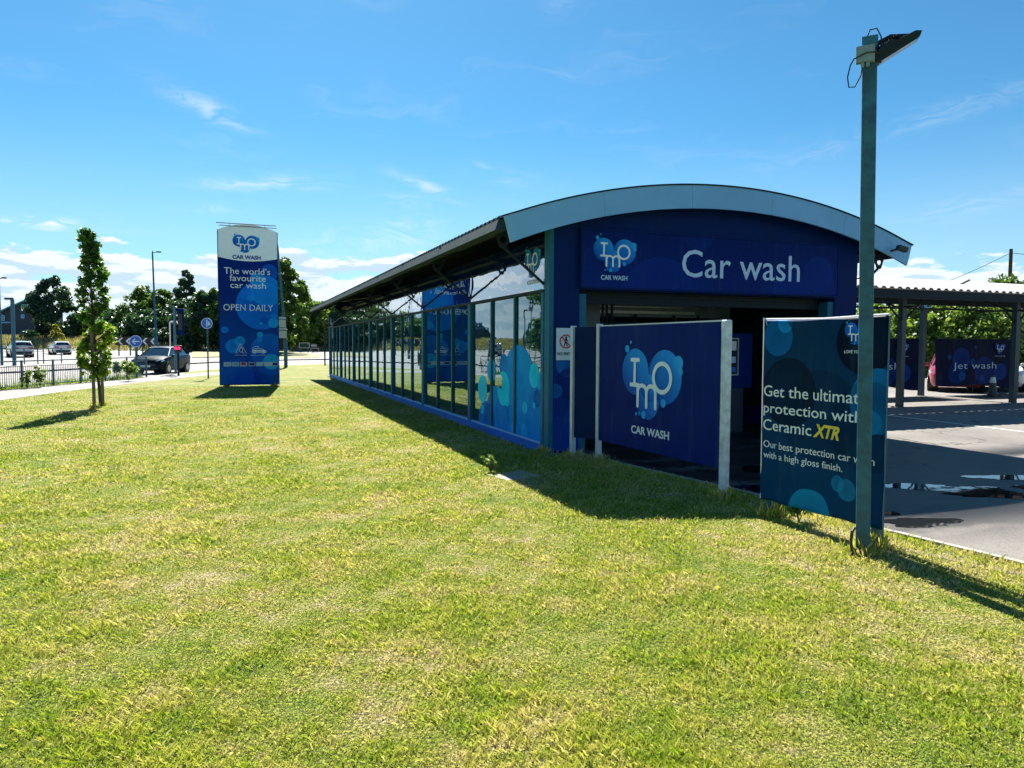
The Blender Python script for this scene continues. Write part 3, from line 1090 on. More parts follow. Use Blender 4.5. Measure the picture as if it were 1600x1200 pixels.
    C = [(sv(1.35), 0.85, .80, (0.012, 0.17, 0.52), 1, 1), (sv(1.35), .2, 1.0, (0.010, 0.15, 0.50), 1, 1), (sv(2.45), .35, .55, (0.012, 0.17, 0.52), 1, 1), (sv(.55), .45, .75, (0.010, 0.15, 0.50), 1, 1),
         (sv(.2), .25, .8, (0.010, 0.14, 0.48), 1, 1), (sv(3.05), .15, .42, (0.008, 0.10, 0.38), 1, 1), (sv(2.05), 1.27, .22, (0.010, 0.12, 0.44), 1, 1), (sv(2.72), 1.17, .23, (0.02, 0.26, 0.62), .95, 1),
         (sv(2.1), .45, .42, (0.012, 0.16, 0.50), 1, 1), (sv(2.1), .40, .36, (0.008, 0.09, 0.36), .5), (sv(1.35), 1.08, .57, (0.016, 0.19, 0.56), .6),
         (sv(2.07), .87, .31, (0.02, 0.42, 0.78), .95), (sv(1.87), .66, .10, (0.03, .46, .80), .9), (sv(3.24), .79, .27, (0.10, 0.40, 0.62), 1, 1), (sv(3.24), .40, .10, (0.03, 0.30, 0.65), 1, 1),
         (sv(2.85), .22, .32, (0.008, 0.07, 0.30), .9), (sv(.64), 1.16, .20, (0.03, 0.40, 0.74), 1, 1), (sv(.40), 1.08, .13, (0.02, 0.26, 0.60), .9, 1), (sv(.51), .80, .145, (0.006, 0.06, 0.30), .9),
         (sv(.64), .68, .05, (.06, .40, .75), .9), (sv(1.03), .61, .10, (0.05, 0.36, 0.70), .9), (sv(1.52), .20, .13, (0.03, 0.28, 0.62), .8), (sv(1.05), .2, .14, (.02, .24, .58), .7)]
    mv = bubbles('window_vinyl', (0.01, 0.15, 0.5), (0.012, 0.17, 0.52), 0, 1.6, C, 0.5, alpha=True, spec=0.03, dens=2.1)
    for k in range(3):
        y0 = 0.26 + k * (BS - .35) / 3 + (0.034 if k else 0.004)
        y1 = 0.26 + (k + 1) * (BS - .35) / 3 - (0.034 if k < 2 else .004)
        q = MB()
        q.add([(-y1, 0, 0.137), (-y0, 0, 0.137), (-y0, 0, 1.70), (-y1, 0, 1.70)], [(0, 1, 2, 3)])
        o = q.build('vinyl_graphic', mv, B, loc=(0.008, 0, 0), rotz=-math.pi / 2)
    # logo on the upper panel of the first bay
    hold = MB()
    lo = logo(B, -0.66, 2.975, 0.66, 0.0, light=(0.01, 0.20, 0.55), deep=(0.004, 0.10, 0.38))
    lo.location = (-0.0225, 0, 0)
    lo.rotation_euler = (0, 0, -math.pi / 2)
    t = MB()
    text(t, 'CAR WASH', -0.88, -0.42, 2.62, 2.69, 0.0, offset=0.014)
    o = t.build('lettering', M_letter_print, B, loc=(-0.0225, 0, 0), rotz=-math.pi / 2)
    # --- right side and rear walls, floor slab
    rw = MB()
    rw.box((BW - 0.12, 0.22, -0.03), (BW, BLEN, 0.35))
    rw.box((BW - 0.12, 0.22, 2.40), (BW, BLEN, 3.36))
    for k in range(NB + 1):
        y = k * BS
        rw.box((BW - 0.121, max(.22, y - .3), 0.35), (BW + .001, min(BLEN, y + .3), 2.40))
    rw.build('side_wall', M_blue, B)
    for k in range(NB):
        q = MB()
        q.box((BW - .08, k * BS + .3, .35), (BW - .06, (k + 1) * BS - .3, 2.40))
        q.build('window_pane', M_glass, B)
    bw = MB()
    topb = [(BW * k / N, arc(BW * k / N) - 0.09) for k in range(N + 1)]
    bw.prism([(0.06, 0.1), (BW - .12, 0.1)] + topb[::-1][1:-1], BLEN - 0.20, BLEN - 0.02)
    bw.build('rear_wall', M_navy, B)
    ec = MB()
    ec.box((-0.06, BLEN, 0.0), (0.10, BLEN + .10, 3.2))
    ec.build('corner_trim', M_greypost, B)
    # --- roof: corrugated sheet, ribs across the hall
    mb = MB()
    y0, y1 = -FO + 0.02, BLEN + 0.35
    pitch = 0.20
    prof = []
    y = y0
    while y < y1:
        prof += [(y, 0), (y + pitch * .35, 0), (y + pitch * .5, .038), (y + pitch * .85, .038)]
        y += pitch
    NA = 30
    vs, fs = [], []
    for i in range(NA + 1):
        x = -OV - .03 + (BW + 2 * OV + .06) * i / NA
        for (yy, dz) in prof:
            vs.append((x, yy, (arc(min(max(x, -OV), BW + OV)) + dz + 0.003)))
    n = len(prof)
    for i in range(NA):
        for j in range(n - 1):
            fs.append((i * n + j, (i + 1) * n + j, (i + 1) * n + j + 1, i * n + j + 1))
    mb.add(vs, fs, 0)
    mb.build('roof', M_roof, B)
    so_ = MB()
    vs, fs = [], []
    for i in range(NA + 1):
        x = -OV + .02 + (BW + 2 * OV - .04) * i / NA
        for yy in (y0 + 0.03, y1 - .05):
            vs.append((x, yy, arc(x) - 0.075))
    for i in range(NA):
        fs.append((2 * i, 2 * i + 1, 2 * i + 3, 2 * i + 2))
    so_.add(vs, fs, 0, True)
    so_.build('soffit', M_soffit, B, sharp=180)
    # front trim: curved band of five lengths
    def band(yA, yB, name, m):
        mb = MB()
        segs = 5
        for s_ in range(segs):
            xa = -OV + (BW + 2 * OV) * s_ / segs + (0.002 if s_ else 0)
            xb = -OV + (BW + 2 * OV) * (s_ + 1) / segs - 0.002
            K = 8
            up = [(xa + (xb - xa) * k / K) for k in range(K + 1)]
            def dn(x):
                f = (x - BW / 2) / HSPAN
                return x - 0.10 * f * abs(f)
            poly = [(dn(x), arc(x) - 0.345) for x in up] + [(x, arc(x) + 0.012) for x in reversed(up)]
            mb.prism(poly, yA, yB)
        mb.build(name, m, B)
        c = MB()
        K = 40
        xs = [-OV - .02 + (BW + 2 * OV + .04) * k / K for k in range(K + 1)]
        poly = [(x, arc(min(max(x, -OV), BW + OV)) + 0.014) for x in xs] + [(x, arc(min(max(x, -OV), BW + OV)) + 0.034) for x in reversed(xs)]
        c.prism(poly, yA - 0.02, yB + 0.03)
        c.build('roof_trim_cap', M_steel, B)
    band(-FO - 0.02, -FO + 0.02, 'roof_trim', M_fascia)
    # eaves gutters with joints
    for sx, x0 in ((-1, -OV), (1, BW + OV)):
        gt = MB()
        step = (y1 - y0 - 0.05) / 9
        for k in range(9):
            a, b = y0 + .04 + k * step + .006, y0 + .04 + (k + 1) * step - .006
            gt.prism([(x0 - .05 * sx * -1 - .06 * (1 if sx > 0 else 1), EAVE - .17), (x0 + .05, EAVE - .17), (x0 + .06, EAVE - .02), (x0 - .06, EAVE - .02)], a, b)
            gt.box((x0 - .07, b - .05, EAVE - .18), (x0 + .07, b + .05, EAVE - .015))
        gt.build('gutter', M_gutter, B)
    # brackets: rafters under the eaves, plates with a hole, and struts back to the posts
    for sx in (-1, 1):
        xw = 0.0 if sx < 0 else BW
        for k in range(NB + 1):
            y = min(max(k * BS, 0.17), BLEN - .1)
            br = MB()
            xo = xw + sx * (OV - .09)
            br.beam((xw - sx * .05, y, arc(xw) - .16), (xo, y, EAVE - .10), 0.06, 0.13)
            # plate with a round hole
            cx, cz, r = xw + sx * 0.70, EAVE - .235, 0.052
            outer = [(cx + sx * .13, cz + .11), (cx - sx * .20, cz + .115), (cx - sx * .16, cz + .05), (cx - sx * .07, cz - .06), (cx - sx * .05, cz - .125), (cx + sx * .045, cz - .125), (cx + sx * .085, cz - .02)]
            inner, oute = [], []
            NN = 28
            for q in range(NN):
                t = 2 * math.pi * q / NN
                dv = (math.cos(t), math.sin(t))
                inner.append((cx + r * dv[0], cz + r * dv[1]))
                best = 9
                for e in range(len(outer)):
                    (ax, az), (bx, bz) = outer[e], outer[(e + 1) % len(outer)]
                    ex, ez = bx - ax, bz - az
                    den = dv[0] * ez - dv[1] * ex
                    if abs(den) < 1e-9:
                        continue
                    tt = ((ax - cx) * ez - (az - cz) * ex) / den
                    uu = ((ax - cx) * dv[1] - (az - cz) * dv[0]) / den
                    if tt > 0 and -1e-6 <= uu <= 1 + 1e-6:
                        best = min(best, tt)
                oute.append((cx + best * dv[0], cz + best * dv[1]))
            for yy in (-.008, .008):
                br.add([(p[0], y + yy, p[1]) for p in inner + oute], [(q, (q + 1) % NN, NN + (q + 1) % NN, NN + q) for q in range(NN)])
            br.add([(p[0], y - .008, p[1]) for p in oute] + [(p[0], y + .008, p[1]) for p in oute], [(q, (q + 1) % NN, NN + (q + 1) % NN, NN + q) for q in range(NN)])
            br.tube([(xw + sx * .03, y, 2.58), (cx - sx * .01, y, cz - .11)], 0.022, 8)
            br.box((xw + sx * .0 - .02, y - .05, 2.52), (xw + .02, y + .05, 2.66))
            br.build('eaves_bracket', M_steel, B)
    # purlins under the overhang
    pu = MB()
    for x in (-.62, -.30, BW + .30, BW + .62):
        pu.box((x - .03, y0 + .06, arc(x) - .15), (x + .03, y1 - .1, arc(x) - .08))
    pu.build('purlin', M_steel, B)
building()

def building_things():
    # notice on the pier
    n = empty('no_entry_notice', 'white no entry notice with red crossed out walking figure on the blue pier', 'notice', W(0.25, 0.0, 1.42), TH)
    p = MB()
    p.box((-0.155, -0.024, 0.0), (0.155, -0.012, 0.49))
    p.build('board', mat('notice_white', (0.50, 0.68, 0.78), 0.4, var=0.04), n)
    t = MB()
    text(t, 'NO ENTRY', -0.138, 0.142, 0.075, 0.125, -0.025, offset=0.012)
    t.build('lettering', M_black, n)
    s = MB()
    s.ribbon([(0.005 + .098 * math.cos(2 * math.pi * i / 40), .285 + .098 * math.sin(2 * math.pi * i / 40)) for i in range(40)], .022, -0.0252, closed=True)
    s.ribbon([(-.062, .352), (.072, .218)], .02, -0.0264)
    s.build('prohibition_ring', mat('sign_red', (0.42, 0.01, 0.02), 0.4, var=.03), n)
    f = MB()
    f.disc(.008, .35, .016, -0.0254, (.01, .01, .02), (.01, .01, .02))
    f.ribbon([(.008, .325), (.0, .275)], .030, -0.0257, (.01, .01, .02))
    f.ribbon([(.0, .275), (.028, .215)], .015, -0.0259, (.01, .01, .02))
    f.ribbon([(-.004, .275), (-.028, .215)], .015, -0.0261, (.01, .01, .02))
    f.ribbon([(.012, .322), (.038, .29)], .011, -0.0263, (.01, .01, .02))
    f.ribbon([(.0, .322), (-.028, .285)], .011, -0.0258, (.01, .01, .02))
    f.build('walking_figure', M_print, n)

    # wash machine inside the hall
    g = empty('wash_gantry', 'dark wash machine gantry with hanging brushes inside the doorway', 'wash machine', W(3.03, 2.9, -0.03), TH)
    mb = MB()
    for x in (-2.35, 2.0):
        mb.box((x, -.3, 0), (x + .32, .5, 2.25))
    mb.box((-2.35, -.25, 2.25), (2.32, .45, 2.55))
    mb.build('frame', mat('grey_machine_paint', (.10, .19, .24), .5, var=.2), g, bevel=.01)
    rb = MB()
    rb.tube([(-2.0, .1, 2.0), (2.0, .1, 2.0)], .16, 14)
    rb.build('top_brush', mat('blue_brush_bristles', (.02, .12, .34), .8, var=.5, scale=40), g)
    for x in (-1.7, 1.6):
        vb = MB()
        vb.tube([(x, -.1, .15), (x, -.1, 2.2)], .2, 14)
        vb.build('side_brush', mat('blue_side_bristles', (.02, .12, .34), .8, var=.5, scale=40), g)
    dk = MB()
    dk.box((-1.9, -.30, 2.32), (1.4, -.255, 2.37))
    dk.box((-1.9, -.30, 2.44), (1.1, -.255, 2.46))
    dk.build('spray_bar', M_alu, g)
    for x in (-2.0, -.6, .9):
        hs = MB()
        hs.tube([(x, -.28, 2.3), (x + .15, -.4, 1.9), (x + .45, -.42, 1.85), (x + .6, -.3, 2.3)], .025, 8)
        hs.build('hose', M_black, g)

    # attendant kiosk inside the mouth, with framed notice board
    k = empty('wash_kiosk', 'blue kiosk wall standing inside the car wash doorway', 'kiosk', W(4.25, 1.45, -0.03), TH)
    mb = MB()
    mb.box((-1.15, 0, .86), (.72, .9, 1.92))
    mb.build('wall', M_blue, k, bevel=.01)
    mb = MB()
    mb.box((-1.10, .03, 0), (.55, .85, .86))
    mb.build('base', M_teal, k)
    nb = empty('notice_board', 'framed notice board with small posters on the blue kiosk wall', 'notice board', W(4.33, 1.447, 1.10), TH)
    mb = MB()
    mb.box((-.30, -.014, 0), (.27, -.002, .68))
    mb.build('backing', M_dark, nb)
    mb = MB()
    for a, b in (((-.32, -.02), (.29, .0)), ((-.32, .68), (.29, .70)), ((-.32, 0), (-.30, .68)), ((.27, 0), (.29, .68))):
        mb.box((a[0], -.03, a[1]), (b[0], -.001, b[1]))
    mb.build('frame', M_alu, nb)
    pc = (M_white, M_signblue, M_white, M_letter2, M_yellow, M_greypost)
    for i, (x0, z0, x1, z1) in enumerate(((.12, .46, .24, .64), (.02, .04, .24, .14), (.0, .05, .07, .16), (.13, .22, .23, .34), (.0, .27, .08, .31), (-.2, .2, -.05, .5))):
        mb = MB()
        mb.box((x0, -.017 - .0008 * i, z0), (x1, -.0148 - .0004 * i, z1))
        mb.build('poster', pc[i], nb)

    # control cabinet left of the doorway
    cb = empty('control_cabinet', 'teal control cabinet with pipes high inside the left of the doorway', 'cabinet', W(1.10, 1.0, 1.9), TH)
    mb = MB()
    mb.box((-.55, 0, 0), (.28, .35, .75))
    mb.build('body', mat('dull_teal', (0.02, 0.07, 0.08), 0.5, var=.2), cb, bevel=.01)
    mb = MB()
    for x in (.38, .46, .56):
        mb.tube([(x, .1, -1.7), (x, .1, .75)], .022, 8)
    mb.build('pipe', M_steel, cb)

    # flood lamp / camera on the right end of the roof trim
    for (a, z, lab) in ((6.45, 3.34, 'small black flood light on the right end of the curved roof trim'),):
        fl = empty('flood_light', lab, 'flood light', W(a, -FO - .02, z), TH)
        mb = MB()
        mb.beam((0, 0, 0), (.03, -.12, .03), .03, .03)
        mb.build('bracket', M_black, fl)
        mb = MB()
        mb.beam((-.03, -.16, .05), (.14, -.20, .0), .10, .085)
        mb.build('housing', M_black, fl, bevel=.008)
building_things()

# ------------------------------------------------------------------ totem sign
def totem():
    t = empty('totem_sign', 'tall free-standing blue and white car wash totem sign on the lawn', 'totem sign', W(-5.07, 19.8), TH)
    w = 2.15
    N = 16
    topz = lambda x: 5.99 + 0.25 * (1 - ((x - w / 2) / (w / 2)) ** 2)
    midz = lambda x: 4.96 - 0.13 * (1 - ((x - w / 2) / (w / 2)) ** 2)
    xs = [w * k / N for k in range(N + 1)]
    def fx(px): return (px - 125) / 368.0 * w
    def fz(py): return 6.02 - (py - 118) / (1092 - 118) * 5.93
    c = []
    Q = ((388, 590, 160, (0.010, 0.13, 0.50), .75), (300, 1170, 120, (0, 0, 0), 0), (420, 500, 100, (0.014, 0.19, 0.60), .7), (365, 430, 48, (0.02, 0.25, 0.66), .75), (292, 527, 33, (0.01, 0.13, 0.52), .8), (320, 545, 20, (0.018, .2, .6), .7),
         (430, 880, 115, (0.010, 0.14, 0.50), .55), (440, 940, 100, (0.006, 0.07, 0.36), .8), (445, 950, 52, (0.03, 0.30, 0.62), .85), (462, 702, 32, (0.03, 0.27, 0.64), .85), (465, 660, 20, (0.016, 0.2, 0.58), .7),
         (403, 685, 26, (0.006, 0.06, 0.34), .8), (208, 850, 46, (0.014, 0.18, 0.54), .75), (250, 818, 32, (0.02, 0.24, 0.60), .7), (158, 748, 22, (0.014, 0.17, 0.52), .75), (375, 776, 18, (0.03, 0.30, 0.65), .85),
         (372, 806, 17, (0.018, .2, .58), .6), (297, 1085, 88, (0.005, 0.035, 0.26), .85), (225, 1040, 110, (0.010, 0.11, 0.46), .35), (385, 706, 8, (0.05, 0.34, 0.68), .9), (440, 380, 55, (.01, .12, .5), .4))
    for px, py, r, cc, op in Q:
        if op:
            c.append((fx(px), fz(py), r / 368.0 * w, tuple(min(1, v * 1.45) for v in cc), min(1, op * 1.15)))
    mp = bubbles('totem_blue', (0.008, 0.075, 0.36), (0.004, 0.022, 0.17), 0.6, 4.0, c, 0.35, dens=1.5)
    mb = MB()
    mb.prism([(0, .09), (w, .09)] + [(x, midz(x)) for x in reversed(xs)], -0.10, 0.10)
    body = mb.build('panel', mp, t)
    mb = MB()
    mb.prism([(x, midz(x) + .003) for x in xs] + [(x, topz(x)) for x in reversed(xs)], -0.101, 0.101)
    head = mb.build('header', mat('totem_white', (0.70, 0.84, 0.93), 0.35, var=0.03), t)
    mb = MB()
    for x in (-.022, w):
        mb.box((x, -.115, .07), (x + .022, .115, 5.985))
    mb.box((-.022, -.115, .055), (w + .022, .115, .088))
    mb.build('frame', M_navy, t)
    for x in (.22, w - .28):
        mb = MB()
        mb.box((x, -.05, -.05), (x + .12, .05, .055))
        mb.build('leg', M_alu, t)
    for (z, y, dx) in ((6.235, -.16, -.05), (6.15, -.12, .05)):
        mb = MB()
        mb.tube([(dx, y, z), (w - .03 + dx * .2, y, z + .0)], .019, 8)
        for x in (.42, w - .45):
            mb.tube([(x, y, z), (x, -.05, z - .06)], .012, 6)
        mb.build('light_bar', mat('matt_grey_metal', (.20, .25, .29), .8, spec=.1), t)
    # header graphics
    lg = logo(head, fx(298), fz(200), .98, -.104, light=(0.005, 0.20, 0.66), deep=(0.003, 0.10, 0.46), ink=M_letter)
    q = MB()
    text(q, 'CAR WASH', fx(212), fx(388), fz(302), fz(276), -.103, offset=.05)
    q.build('lettering', M_navyletter, head)
    for (tx, xa, xb, za, zb, of) in (("The world\u2019s", 160, 446, 396, 356, 0), ('favourite', 193, 418, 440, 400, 0), ('car wash', 197, 418, 484, 447, 0),
                                     ('OPEN DAILY', 152, 461, 626, 586, -.004), ('water recycling', 215, 292, 912, 904, 0), ('electric car friendly', 316, 408, 912, 904, 0)):
        letter(body, M_letter, tx, fx(xa), fx(xb), fz(za), fz(zb), -.103, offset=of)
    # icons: drop in a triangle, car with plug lead
    ic = MB()
    def Rb(pts, wd, k, closed=False):
        ic.ribbon([(fx(a), fz(b)) for a, b in pts], wd, -.1035 - .0004 * k, closed=closed)
    Rb([(236, 893), (222, 893), (252, 836), (289, 893), (262, 893)], .018, 0)
    Rb([(256 + 11 * math.sin(a) * (1 if a < 6 else 1), 878 + 10 * -math.cos(a)) if math.cos(a) < .4 else (256 + 4 * math.sin(a), 860 - 4 * math.cos(a)) for a in [2 * math.pi * i / 24 for i in range(24)]], .016, 1, True)
    Rb([(330, 889), (326, 884), (328, 876), (346, 866), (385, 866), (404, 878), (415, 884), (414, 890), (330, 890)], .022, 2)
    Rb([(340 + 7 * math.cos(2 * math.pi * i / 16), 889 + 7 * math.sin(2 * math.pi * i / 16)) for i in range(16)], .020, 3, True)
    Rb([(396 + 7 * math.cos(2 * math.pi * i / 16), 889 + 7 * math.sin(2 * math.pi * i / 16)) for i in range(16)], .020, 4, True)
    Rb([(329, 874), (330, 860), (340, 853), (355, 852)], .014, 5)
    Rb([(355, 852), (366, 854)], .03, 6)
    Rb([(336, 880), (404, 880)], .05, 7)
    ic.build('icon', M_letter, body)
    # payment labels
    cols = ((.45, .56, .66), (.30, .55, .66), (.42, .52, .60), (.40, .50, .60), (.34, .58, .66), (.42, .55, .66))
    for i, (x0, x1) in enumerate(((148, 192), (197, 243), (249, 292), (302, 343), (349, 393), (400, 489))):
        l = MB()
        l.add([(fx(x0), -.1032, fz(978)), (fx(x1), -.1032, fz(978)), (fx(x1), -.1032, fz(952)), (fx(x0), -.1032, fz(952))], [(0, 1, 2, 3)], cols=[(*cols[i], 1)] * 4)
        if i in (0, 1):
            pass
        if i == 2:
            l.disc(fx(264), fz(962), .055, -.1036, (.35, .02, .03), (.35, .02, .03))
            l.disc(fx(276), fz(962), .055, -.1040, (.30, .07, .03), (.30, .07, .03))
        if i == 3:
            l.add([(fx(306), -.1036, fz(973)), (fx(339), -.1036, fz(973)), (fx(339), -.1036, fz(957)), (fx(306), -.1036, fz(957))], [(0, 1, 2, 3)], cols=[(.02, .05, .2, 1)] * 4)
        if i == 5:
            l.add([(fx(453), -.1036, fz(975)), (fx(487), -.1036, fz(975)), (fx(487), -.1036, fz(955)), (fx(453), -.1036, fz(955))], [(0, 1, 2, 3)], cols=[(.01, .06, .25, 1)] * 4)
        lb = l.build('payment_label', M_print, body)
        if i in (0, 1):
            tt = MB()
            text(tt, 'VISA', fx(x0 + 5), fx(x1 - 5), fz(972), fz(958), -.1034, offset=.012, shear=.25, th=.001)
            tt.build('lettering', M_navyletter, lb)
totem()

# ------------------------------------------------------------------ hoarding beside the entrance
def hoarding():
    p1, p2, p3 = (.12, -.569), (.331, -.97), (.478, -3.59)
    P2, P3 = W(*p2), W(*p3)
    d = (P3 - P2).normalized()
    ang = math.atan2(d.y, d.x)
    h = empty('car_wash_hoarding', 'dark blue car wash hoarding on pale posts in front of the doorway', 'hoarding', P2, ang)
    Lg = (P3 - P2).length
    m = bubbles('hoarding_blue', (0.0055, 0.022, 0.17), (0.005, 0.026, 0.18), 0, 2, [(.5, .9, .5, (.005, .024, .18), .3), (2.3, .4, .6, (.006, .03, .2), .3)], 0.42)
    mb = MB()
    mb.box((.03, -.012, .31), (Lg - .06, .012, 1.91))
    body = mb.build('panel', m, h)
    q = W(*p1) - P2
    ca, sa = math.cos(-ang), math.sin(-ang)
    q = Vector((q.x * ca - q.y * sa, q.x * sa + q.y * ca, 0))
    mb = MB()
    mb.add([(q.x, q.y - .01, .31), (-.03, -.012, .31), (-.03, -.012, 1.91), (q.x, q.y - .01, 1.91), (q.x, q.y + .012, .31), (-.03, .012, .31), (-.03, .012, 1.91), (q.x, q.y + .012, 1.91)],
           [(0, 1, 2, 3), (7, 6, 5, 4), (3, 2, 6, 7), (1, 0, 4, 5), (0, 3, 7, 4), (2, 1, 5, 6)])
    mb.build('side_panel', mat('hoarding_dull_navy', (0.001, 0.016, 0.075), 0.5, var=.08, spec=.06), h)
    for (x, y, w, zt_) in ((q.x, q.y, .034, 1.93), (0, 0, .034, 1.95)):
        mb = MB()
        mb.box((x - w, y - .036, -.2), (x + w * .9, y + .036, zt_))
        mb.build('post', M_alu, h, bevel=.006)
    mb = MB()
    mb.box((Lg - .042, -.042, -.2), (Lg + .042, .042, 1.925))
    mb.build('post', mat('worn_pale_post', (0.42, 0.54, 0.60), 0.45, metal=.2, var=.22, scale=10), h, bevel=.012)
    mb = MB()
    mb.box((.035, -.02, 1.912), (Lg - .06, .02, 1.928))
    mb.build('top_rail', M_alu, h)
    logo(body, 1.255, 1.205, 1.28, -.0135, light=(0.015, 0.30, 0.80), deep=(0.003, 0.07, 0.40))
    t = MB()
    text(t, 'CAR WASH', .845, 1.655, .508, .612, -.0125, offset=.018)
    t.build('lettering', M_letter, body)
hoarding()

# ------------------------------------------------------------------ banner by the lamp post
def banner():
    A, D = W(.375, -4.40), W(.478, -5.75)
    d = (D - A).normalized()
    ang = math.atan2(d.y, d.x)
    b = empty('promotional_banner', 'teal bubble banner about ceramic protection strung between posts behind the lamp post', 'banner', A, ang)
    c = [(0.258, 1.22, .32, (0.004, 0.028, 0.05), .95), (.62, 1.02, .42, (0.004, 0.028, 0.05), .4), (.115, 1.73, .175, (0.012, 0.11, 0.22), .95), (.20, 1.86, .055 * 1.6, (0.03, 0.22, 0.36), .9), (.42, 1.98, .22, (.010, .07, .13), .8),
         (1.06, 1.69, .28, (0.002, 0.012, 0.03), 1), (1.20, 1.20, .27, (0.020, 0.16, 0.28), .9), (1.14, 1.02, .10, (0.05, 0.24, 0.34), .8), (1.12, .98, .38, (.003, .02, .04), .35), (.53, .12, .235, (0.05, 0.25, 0.34), .75),
         (.70, .05, .12, (0.07, 0.28, 0.36), .6), (.83, .46, .07, (0.04, 0.18, 0.26), .8), (.93, .42, .095, (0.045, 0.2, 0.28), .75)]
    m = bubbles('banner_teal', (0.003, 0.066, 0.165), (0.003, 0.05, 0.125), .1, 1.9, [(q[0], q[1], q[2], (q[3][0], q[3][1] * (1.55 if q[3][1] > .1 else .7), q[3][2] * (2.0 if q[3][1] > .1 else .9)), q[4]) for q in c], 0.45, wave=.0)
    w = 1.335
    nx, nz = 40, 50
    vs, fs = [], []
    def wave(x, z):
        k = max(0, 1 - abs(2 * (x + .06) / w - 1) ** 2)
        g = min(1, max(0, (z - .155) / 1.745))
        return .010 * math.sin(x * 9 + z * 3.5) * k + .006 * math.sin(z * 12 - x * 14) * (1 - g) + .006 * math.sin(x * 22) * max(0, 1 - g * 2.2)
    for i in range(nx + 1):
        for j in range(nz + 1):
            x, z = -.06 + w * i / nx, 0.155 + 1.745 * j / nz
            k = (1 - abs(2 * i / nx - 1) ** 2)
            y = wave(x, z)
            zz = z - .008 * k * (j / nz) + .004 * math.sin(x * 17) * (1 - j / nz)
            vs.append((x, y - .03, zz))
    for i in range(nx):
        for j in range(nz):
            a = i * (nz + 1) + j
            fs.append((a, a + nz + 1, a + nz + 2, a + 1))
    mb = MB()
    mb.add(vs, fs, 0, True)
    sheet = mb.build('sheet', m, b, sharp=180)
    sm = sheet.modifiers.new('thick', 'SOLIDIFY')
    sm.thickness = .003
    sm.offset = 1.0
    # posts and rail
    for (x, wd) in ((-.03, .045), (w - .19, .07)):
        mb = MB()
        mb.box((x, .005, -.25), (x + wd, .07, 1.90))
        mb.build('post', M_galv, b)
    mb = MB()
    mb.tube([(-.055, -.014, 1.908), (w * .5 - .05, -.014, 1.892), (w - .07, -.014, 1.908)], .0085, 8)
    mb.tube([(-.058, -.034, .16), (-.064, -.034, 1.91)], .006, 8)
    mb.build('hem', M_white, b)
    mb = MB()
    mb.add([(-.085, -.03, 1.925), (-.04, -.034, 1.915), (-.02, -.034, 1.85), (-.055, -.03, 1.82)], [(0, 1, 2, 3)])
    mb.build('corner_flap', M_fascia, b)
    for z in (.3, 1.1, 1.8):
        mb = MB()
        mb.tube([(-.06, -.03, z), (-.01, .02, z + .02), (.03, .03, z)], .005, 6)
        mb.build('tie', M_black, b)
    y = -.0345
    for (tx, xa, xb, za, zb, of) in (('Get the ultimate', -.045, 1.10, 1.165, 1.272, .004), ('protection with', -.042, 1.06, .975, 1.105, .004), ('Ceramic', -.04, .53, .838, .945, .004),
                                     ('Our best protection car wash', -.036, 1.19, .648, .738, 0), ('with a high gloss finish.', -.034, .88, .548, .632, 0), ('LOVE YOUR CAR', .86, 1.13, 1.59, 1.617, .012)):
        letter(sheet, M_letter, tx, xa, xb, za, zb, y, wave=wave, offset=of, th=.0015)
    letter(sheet, M_yellow, 'XTR', .548, .848, .835, .955, y, wave=wave, offset=.035, shear=.32, th=.0015)
    y = -.0435
    logo(sheet, 1.005, 1.765, .27, y, light=(0.008, 0.18, 0.66), deep=(0.003, 0.08, 0.42))
banner()

